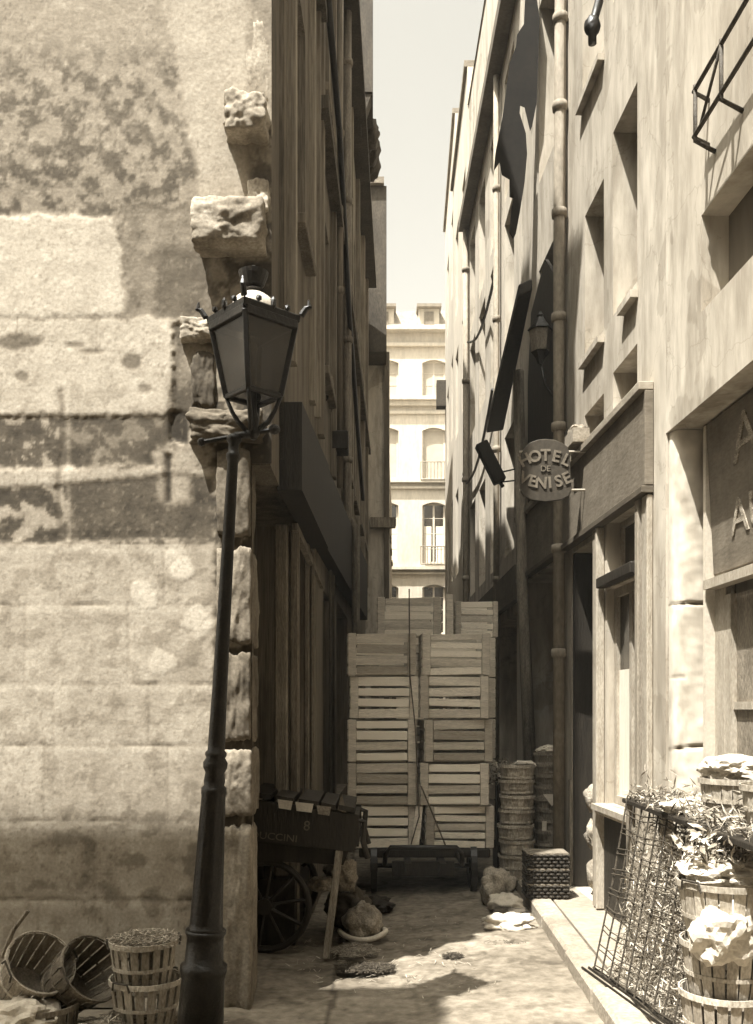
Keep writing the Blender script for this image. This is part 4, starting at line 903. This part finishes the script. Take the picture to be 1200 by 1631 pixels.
# ------------------------------------------------------------ sacks and litter
def sack(name, lab, px, Y, z, rad, seed, m, cat, amp=.28):
    k = MB(); k.lump((PX(px, Y), Y, z), rad, seed, amp, 2.1, 4, .1, None, .05); return tag(k.build(name, m, smooth=True), lab, cat)
sack('sack', 'grey-brown half-full sack slumped by the right kerb near the cart wheel', 792, 7.1, .16, (.13, .14, .15), 3, M_sack, 'sack')
sack('sack', 'pale rounded sack lying in front of the slumped sack at the right kerb', 806, 6.85, .08, (.13, .12, .085), 9, M_paper, 'sack')
sack('sack', 'white ragged bundle at the right kerb nearest the sunlit patch', 808, 6.35, .06, (.17, .1, .06), 5, M_paper, 'bundle', .5)
sack('dirty_cloth', 'dark cloth heap on the paving behind the white ragged bundle', 812, 6.6, .05, (.12, .12, .05), 15, M_wicker, 'cloth', .5)
sack('sack', 'pale domed sack with a white rolled edge beside the left handcart leg', 578, 6.15, .10, (.13, .12, .13), 6, M_sack, 'sack')
k = MB(); pts = [(PX(578, 6.1) + .15 * math.cos(a), 6.13 + .13 * math.sin(a), .03 + .03 * math.cos(a) ** 2) for a in (math.radians(q) for q in range(180, 381, 20))]; k.tube(pts, .018, 8); tag(k.build('cloth_roll', M_paper, smooth=True), 'white rolled cloth edge curled round the foot of the pale domed sack', 'cloth')
sack('sack', 'lumpy sack under the front of the black handcart', 545, 6.4, .38, (.11, .12, .12), 12, M_sack, 'sack', .4)
sack('sack', 'small pale bag lying under the black handcart', 512, 6.3, .33, (.09, .08, .05), 13, M_sack, 'bag', .3)
sack('sack', 'brown sack on the paving beneath the lumpy sack', 555, 6.45, .14, (.15, .15, .15), 14, M_wicker, 'sack', .3)
sack('sack', 'dark slumped sack beside the left wheel of the crate truck', 598, 7.0, .05, (.13, .12, .06), 16, M_darkwood, 'sack', .3)
def litter(name, lab, x, y, rx, ry, n, m, cat, seed, ln=.06, h=.03):
    rr = random.Random(seed); k = MB()
    for _ in range(int(n * 2.2)):
        a = rr.uniform(0, 6.28); q = math.sqrt(rr.random()); px_ = x + rx * q * math.cos(a); py_ = y + ry * q * math.sin(a); zz_ = .012 + rr.random() * h * (1 - q * .6)
        th = rr.uniform(0, 3.14); l = rr.uniform(.4, 1) * ln; k.bar((px_ - l / 2 * math.cos(th), py_ - l / 2 * math.sin(th), zz_ + rr.uniform(-.01, .01)), (px_ + l / 2 * math.cos(th), py_ + l / 2 * math.sin(th), zz_ + rr.uniform(-.008, .012)), rr.uniform(.0015, .005), .0016, tone=rr.uniform(.5, 1.4))
    return tag(k.build(name, m), lab, cat, kind='stuff')
litter('straw_litter', 'dark wet straw swept into a heap on the left paving', PX(582, 5.4), 5.4, .17, .09, 500, M_wicker, 'litter', 1)
litter('straw_litter', 'straw strewn below the handcart leg', PX(565, 5.75), 5.8, .14, .16, 260, M_straw, 'litter', 2)
litter('leaf_litter', 'small dark clump of leaves on the middle paving at the edge of the sun', PX(722, 5.65), 5.65, .06, .05, 160, M_wicker, 'litter', 3, .04)
litter('straw_litter', 'damp straw at the foot of the right kerb', PX(808, 5.95), 5.95, .15, .13, 260, M_wicker, 'litter', 4, .06, .02)
litter('stray_straws', 'single straws scattered over the paving', .15, 5.8, .75, 1.0, 150, M_straw, 'litter', 5, .05, .004)

# ------------------------------------------------------------ black handcart on the left
hc = thing('handcart', 'black wooden handcart standing against the left shopfront with faint white lettering on its side', 'handcart', (-.4, 6.0, 0))
YH = 5.72
xl, xr = PX(398, YH), PX(573, YH)
k = MB(); k.prism([(xl, YH, PZ(1340, YH)), (xr - .04, YH, PZ(1358, YH)), (xr + .0, YH, PZ(1340, YH)), (xr, YH, PZ(1298, YH)), (xl, YH, PZ(1272, YH))], (0, .03, 0)); side = k.build('side_board', M_darkwood, hc, bevel=.006)
k = MB(); k.prism([(xl, YH + .033, PZ(1335, YH)), (xr - .05, YH + .033, PZ(1352, YH)), (xr - .05, YH + .033, PZ(1338, YH)), (xl, YH + .033, PZ(1322, YH))], (0, .62, 0)); k.build('floor', M_darkwood, hc)
k = MB(); k.prism([(xl, YH + .66, PZ(1340, YH)), (xr, YH + .66, PZ(1356, YH)), (xr, YH + .66, PZ(1300, YH)), (xl, YH + .66, PZ(1275, YH))], (0, .03, 0)); k.build('far_side_board', M_darkwood, hc)
k = MB(); k.box(xr - .035, YH + .033, PZ(1350, YH), xr - .005, YH + .655, PZ(1302, YH)); k.build('end_board', M_darkwood, hc)
k = MB()
for (a_, b_) in ((400, 432), (440, 468), (476, 508), (512, 535), (540, 565)):
    sl = (1268 + (a_ - 398) * .15); k.prism([(PX(a_, YH), YH - .01, PZ(sl, YH)), (PX(b_, YH), YH - .01, PZ(sl + 5, YH)), (PX(b_, YH), YH + .67, PZ(sl + 5, YH) + .005), (PX(a_, YH), YH + .67, PZ(sl, YH))], (0, 0, .03), .7 if a_ < 430 else 1.3)
k.build('cover_planks', M_darkwood, hc)
for (a_, b_, t_) in ((443, 467, 1), (471, 500, 1.1), (505, 528, .9)):
    k = MB(); sl = 1266 + (a_ - 398) * .15; k.prism([(PX(a_, YH), YH - .016, PZ(sl, YH)), (PX(b_, YH), YH - .016, PZ(sl + 3, YH)), (PX(b_ - 3, YH), YH - .016, PZ(sl + 17, YH)), (PX(a_ + 2, YH), YH - .016, PZ(sl + 14, YH))], (0, .003, 0), t_); k.build('paper_strip', M_sack if t_ < 1 else M_paper, hc)
k = MB(); k.prism([(PX(538, YH), YH - .006, PZ(1290, YH)), (PX(543, YH), YH - .006, PZ(1268, YH)), (PX(546, YH), YH - .006, PZ(1268, YH)), (PX(552, YH), YH - .006, PZ(1294, YH)), (PX(548, YH), YH - .006, PZ(1294, YH))], (0, .004, 0)); k.build('paint_mark', M_letter, side)
rtx = Vector((1, 0, -.10)).normalized(); upx = Vector((.10, 0, 1)).normalized()
text('DUCCINI', .06, M_letterd, side, MM(Vector((PX(437, YH), YH - .004, PZ(1333, YH))), rtx, upx, Vector((0, -1, 0))), ext=.002, sx=1.15)
text('8', .085, M_letterd, side, MM(Vector((PX(489, YH), YH - .004, PZ(1316, YH))), rtx, upx, Vector((0, -1, 0))), ext=.002)
k = MB(); k.prism([(xl, YH + .05, PZ(1336, YH)), (xr - .06, YH + .05, PZ(1352, YH)), (xr - .10, YH + .05, PZ(1380, YH)), (xl, YH + .05, PZ(1372, YH))], (0, .5, 0)); k.build('chassis', M_darkwood, hc)
k = MB(); k.bar((PX(520, YH), YH - .05, .0), (PX(541, YH), YH + .02, PZ(1352, YH)), .045, .03, (0, 1, 0)); k.build('leg', M_oldwood, hc, bevel=.004)
k = MB(); k.bar((PX(424, YH), YH + .55, .0), (PX(424, YH), YH + .5, PZ(1338, YH)), .045, .03, (0, 1, 0)); k.build('leg', M_oldwood, hc, bevel=.004)
for dy in (-.0, .0):
    pass
k = MB(); cxw = PX(428, 6.0); zc = .29
k.ring((cxw, YH + .78, zc), .27, .022, (0, 1, 0), 32, 8)
for q in range(10):
    a = math.radians(q * 36); k.tube([(cxw, YH + .78, zc), (cxw + .26 * math.cos(a), YH + .78, zc + .26 * math.sin(a))], .012, 6)
k.lathe([(.05, -.05), (.05, .05)], (cxw, YH + .78, zc), 12, (0, 1, 0)); k.build('wheel', M_darkwood, hc)
k = MB(); k.tube([(cxw, YH + .78, zc), (cxw, YH + .1, zc)], .022, 8); k.bar((cxw, YH + .3, zc), (cxw, YH + .3, .62), .06, .06); k.build('axle', M_iron, hc)
k = MB(); k.ring((cxw, YH + .08, zc), .27, .022, (0, 1, 0), 32, 8)
for q in range(10):
    a = math.radians(q * 36 + 9); k.tube([(cxw, YH + .08, zc), (cxw + .26 * math.cos(a), YH + .08, zc + .26 * math.sin(a))], .012, 6)
k.lathe([(.05, -.05), (.05, .05)], (cxw, YH + .08, zc), 12, (0, 1, 0)); k.build('wheel', M_darkwood, hc)
for yy in (0, .62):
    k = MB(); k.tube([(xr - .02, YH + .02 + yy, PZ(1306, YH)), (xr + .03, YH + .02 + yy, PZ(1310, YH)), (xr + .02, YH + .02 + yy, PZ(1340, YH)), (xr + .05, YH + .02 + yy, PZ(1368, YH))], .018, 8); k.build('shaft_end', M_darkwood, hc)

# ------------------------------------------------------------ baskets in the left foreground
YK = 4.42
G1 = 'split wood baskets by the foot of the street lamp'
random.seed(11)
basket(.155, .118, .235, 'upright split wood basket heaped with straw, on top of another beside the street lamp', (PX(229, YK), YK, .185), (0, 0, .3), G1, M_basket, 18, .34, True)
basket(.165, .12, .24, 'lower split wood basket under the straw heaped one beside the street lamp', (PX(232, YK), YK, -.01 + .01), (0, .02, 1.1), G1, M_basket, 18, .30, True)
litter('straw_heap', 'straw heaped in the upper basket beside the street lamp', PX(229, YK), YK, .15, .14, 500, M_straw, 'straw', 6, .09, .05)
o = bpy.context.scene.objects['straw_heap']; o.location.z = .40
basket(.16, .12, .25, 'empty basket tipped on its side, leftmost by the stone wall', (PX(32, 4.5), 4.50, .16), Vector((.55, -.45, .62)).to_track_quat('Z', 'Y').to_euler(), G1, M_basket, 18, .12, True)
basket(.16, .12, .25, 'empty basket tipped against the leftmost one by the stone wall', (PX(95, 4.45), 4.52, .15), Vector((.62, -.40, .50)).to_track_quat('Z', 'Y').to_euler(), G1, M_basketd, 18, .14, True)
basket(.165, .125, .24, 'upright basket standing under the two tipped baskets by the stone wall', (PX(70, 4.35), 4.33, -.09), (0, 0, .2), G1, M_basketd, 18, .3)
random.seed(12)
fr_ = thing('slatted_pallet', 'pale slatted wooden pallet lying in front of the baskets at the lower left', 'pallet', (-1.7, 4.1, 0))
for (p0_, p1_) in (((-2.0, 4.22, .10), (-1.02, 4.08, .035)), ((-2.0, 4.10, .09), (-1.05, 3.96, .03)), ((-2.0, 3.97, .09), (-1.1, 3.85, .03))):
    k = MB(); k.bar(p0_, p1_, .05, .02, tone=1.8); k.build('rail', M_crate, fr_, bevel=.003)
for x in (-1.85, -1.6, -1.35): 
    k = MB(); k.bar((x, 3.85, .09 - (x + 2) * .06 + .018), (x + .03, 4.24, .10 - (x + 2) * .06 + .018), .045, .014, tone=1.7); k.build('slat', M_crate, fr_, bevel=.002)
paper('pile of white paper at the lower left corner beside the pallet', PX(25, 4.2), 4.25, .10, .16, .09, 21)
litter('straw_litter', 'straw spread on the ground around the lamp foot baskets', -1.15, 4.3, .5, .25, 500, M_straw, 'litter', 7, .08, .03)
litter('straw_litter', 'straw spilling down the side of the lower basket beside the lamp', PX(190, YK), YK - .16, .10, .05, 120, M_straw, 'litter', 9, .10, .12)
k = MB(); k.tube([(PX(3, 4.5), 4.5, PZ(1525, 4.5)), (PX(22, 4.5), 4.5, PZ(1480, 4.5)), (PX(45, 4.5), 4.5, PZ(1450, 4.5))], .012, 6); tag(k.build('bent_stick', M_oldwood), 'thin dark stick leaning at the far left behind the tipped baskets', 'stick')

# ------------------------------------------------------------ stall on the right with the wire rack
tb = thing('market_table', 'rough table against the right front behind the wire rack, loaded with greens', 'table', (1.6, 4.6, .12))
k = MB(); k.box(1.36, 3.0, .985, 1.60, 5.22, 1.01); k.build('table_top', M_darkwood, tb, bevel=.004)
for (x, y_) in ((1.39, 5.15), (1.57, 5.15), (1.39, 3.2), (1.57, 3.2)):
    k = MB(); k.box(x - .02, y_ - .02, .121, x + .02, y_ + .02, .984); k.build('leg', M_oldwood, tb)
rk = thing('wire_rack', 'rusty wire lattice rack leaning on the stall at the right, spread with limp plants', 'rack', (1.15, 4.5, .12))
P00 = Vector((PX(946, 4.95), 4.95, .13)); P10 = Vector((PX(1090, 3.95), 3.95, .13)); P01 = Vector((PX(1000, 5.1), 5.1, PZ(1268, 5.1))); P11 = Vector((PX(1150, 4.05), 4.05, PZ(1268, 5.1) - .0))
def rp(u, v): return P00.lerp(P10, u).lerp(P01.lerp(P11, u), v)
k = MB()
for i in range(11): u = i / 10; k.tube([rp(u, 0), rp(u + random.uniform(-.01, .01), .5) + Vector((.01, 0, 0)), rp(u, 1)], .005, 6)
k.build('upright_wires', M_rust, rk)
k = MB()
for j in range(10):
    v = j / 9
    for e in (0, .028): k.tube([rp(t / 8, min(1.03, v + e)) + Vector((.006 * math.sin(t * 2 + j), 0, .008 * math.sin(t * 1.7 + j))) for t in range(9)], .0035, 5)
k.build('cross_wires', M_rust, rk)
k = MB()
for e in (0, .035, .06): k.tube([P00 + Vector((-.05 + e, .05, -.0)), P10 + Vector((-.03 + e, 0, .0))], .007, 6)
k.build('bottom_rails', M_iron, rk)
# limp plants caught on the rack: many small leaves
rr = random.Random(5); k = MB()
def leafcloud(k, pf, n, size, rr, asp=.3):
    for _ in range(n):
        c = pf(rr); ax = Vector((rr.gauss(0, 1), rr.gauss(0, 1), rr.gauss(0, 1))).normalized(); b_ = ax.orthogonal().normalized(); s_ = size * rr.uniform(.4, 1.3); tn = rr.choice((.35, .6, .9, 1.3, 1.9, 2.6))
        k.add([c - ax * s_, c + b_ * s_ * asp, c + ax * s_, c - b_ * s_ * asp + ax.cross(b_) * s_ * .15], [(0, 1, 2, 3)], tn)
leafcloud(k, lambda r: rp(min(1, max(.12, r.gauss(.6, .25))), min(.98, max(.04, r.gauss(.5, .3)))) + Vector((r.uniform(.02, .09), 0, 0)), 7000, .034, rr, .07)
tag(k.build('limp_plants', M_straw, rk), 'dry straw and limp plants hanging on the rack', kind='stuff')
k = MB(); leafcloud(k, lambda r: Vector((r.uniform(1.36, 1.58), r.uniform(3.2, 5.15), 1.01 + abs(r.gauss(0, .05)))), 1500, .032, rr, .12)
tag(k.build('greens', M_green), 'leafy greens heaped along the market table', 'vegetables', kind='stuff')
random.seed(14)
G2 = 'bleached baskets at the right edge'
xb, yb = 1.40, 3.80
basket(.17, .13, .25, 'lowest large basket of the pile at the lower right edge', (xb, yb, .121), (0, 0, .1), G2, M_basket, 20, .2)
basket(.175, .135, .25, 'middle large basket of the pile at the lower right edge', (xb + .01, yb, .121 + .20), (0, 0, .9), G2, M_basket, 20, .16)
basket(.19, .14, .27, 'upper large basket with a broad rim, filled with paper and greens, at the right edge', (xb + .01, yb + .0, .121 + .42), (0, 0, .5), G2, M_basket, 22, .12, True)
paper('white paper lining bulging from the upper large basket at the right edge', xb + .01, yb, .84, .17, .07, 31)
k = MB(); leafcloud(k, lambda r: Vector((xb + r.gauss(0, .08), yb + r.gauss(0, .08), .90 + abs(r.gauss(0, .05)))), 500, .03, rr); tag(k.build('vegetables', M_green), 'leafy vegetables in the upper large basket at the right edge', 'vegetables', kind='stuff')
basket(.14, .11, .18, 'small basket on the table at the right edge under white paper', (1.56, 4.12, 1.015), (0, 0, .5), G2, M_basket, 18, .1)
paper('white paper heaped on the small table basket at the right edge', 1.56, 4.12, 1.24, .13, .06, 33)
basket(.14, .11, .18, 'small basket further along the table beside the stone pier', (1.60, 3.75, 1.015), (0, 0, .9), G2, M_basket, 18, .1)
paper('white wrapping paper spread on the table by the stone pier', 1.50, 4.45, 1.04, .15, .04, 35)
paper('white paper sheet draped over the side of the large baskets', xb - .05, yb - .12, .62, .12, .12, 36)
# dim goods inside the hotel doorway
random.seed(15)
for (px, py, Y, r_, l_) in ((938, 1270, 7.1, .09, 'pale bundle hanging in the dark doorway right of the drainpipe'), (936, 1330, 7.05, .1, 'mottled sack in the dark doorway right of the drainpipe'), (937, 1390, 7.0, .1, 'lowest mottled sack in the dark doorway right of the drainpipe')):
    k = MB(); k.lump((RX(7) + .10, Y, PZ(py, Y)), (r_ * .8, r_, r_ * 1.2), py, .4, 2.3, 3); tag(k.build('sack', M_sack, smooth=True), l_, 'sack')
k = MB(); k.box(RX(7.42) - .02, 7.36, .121, RX(7.42) + .1, 7.42, .95); tag(k.build('door_post', M_oldwood, bevel=.005), 'short pale wooden post at the foot of the doorway beside the drainpipe', 'post')
k = MB(); leafcloud(k, lambda r: Vector((PX(806, 7.9) + r.gauss(0, .07), 8.1 + r.gauss(0, .1), .95 + r.gauss(0, .05))), 700, .03, rr); tag(k.build('greens', M_green), 'dark greens spilling over beside the crates above the short basket stack', 'vegetables', kind='stuff')
k = MB(); k.box(PX(792, 8.0), 8.0, .121, PX(822, 8.0), 8.3, .92); tag(k.build('goods_box', M_darkwood, bevel=.01), 'dark box under the greens behind the short basket stack', 'box')

hz = MB(); hz.box(-61, -61, -1.1, 61, 91, 20.5); ho = hz.build('haze', M_void)
hm = bpy.data.materials.new('haze'); hm.use_nodes = True; hn = hm.node_tree; hn.nodes.remove(hn.nodes['Principled BSDF'])
pvn = hn.nodes.new('ShaderNodeVolumePrincipled'); pvn.inputs['Color'].default_value = (.95, .92, .84, 1); pvn.inputs['Density'].default_value = .0014
hn.links.new(pvn.outputs[0], hn.nodes['Material Output'].inputs['Volume']); ho.data.materials[0] = hm; tag(ho, kind='stuff')
S.render.engine = 'CYCLES'
S.cycles.max_bounces = 6; S.cycles.diffuse_bounces = 2
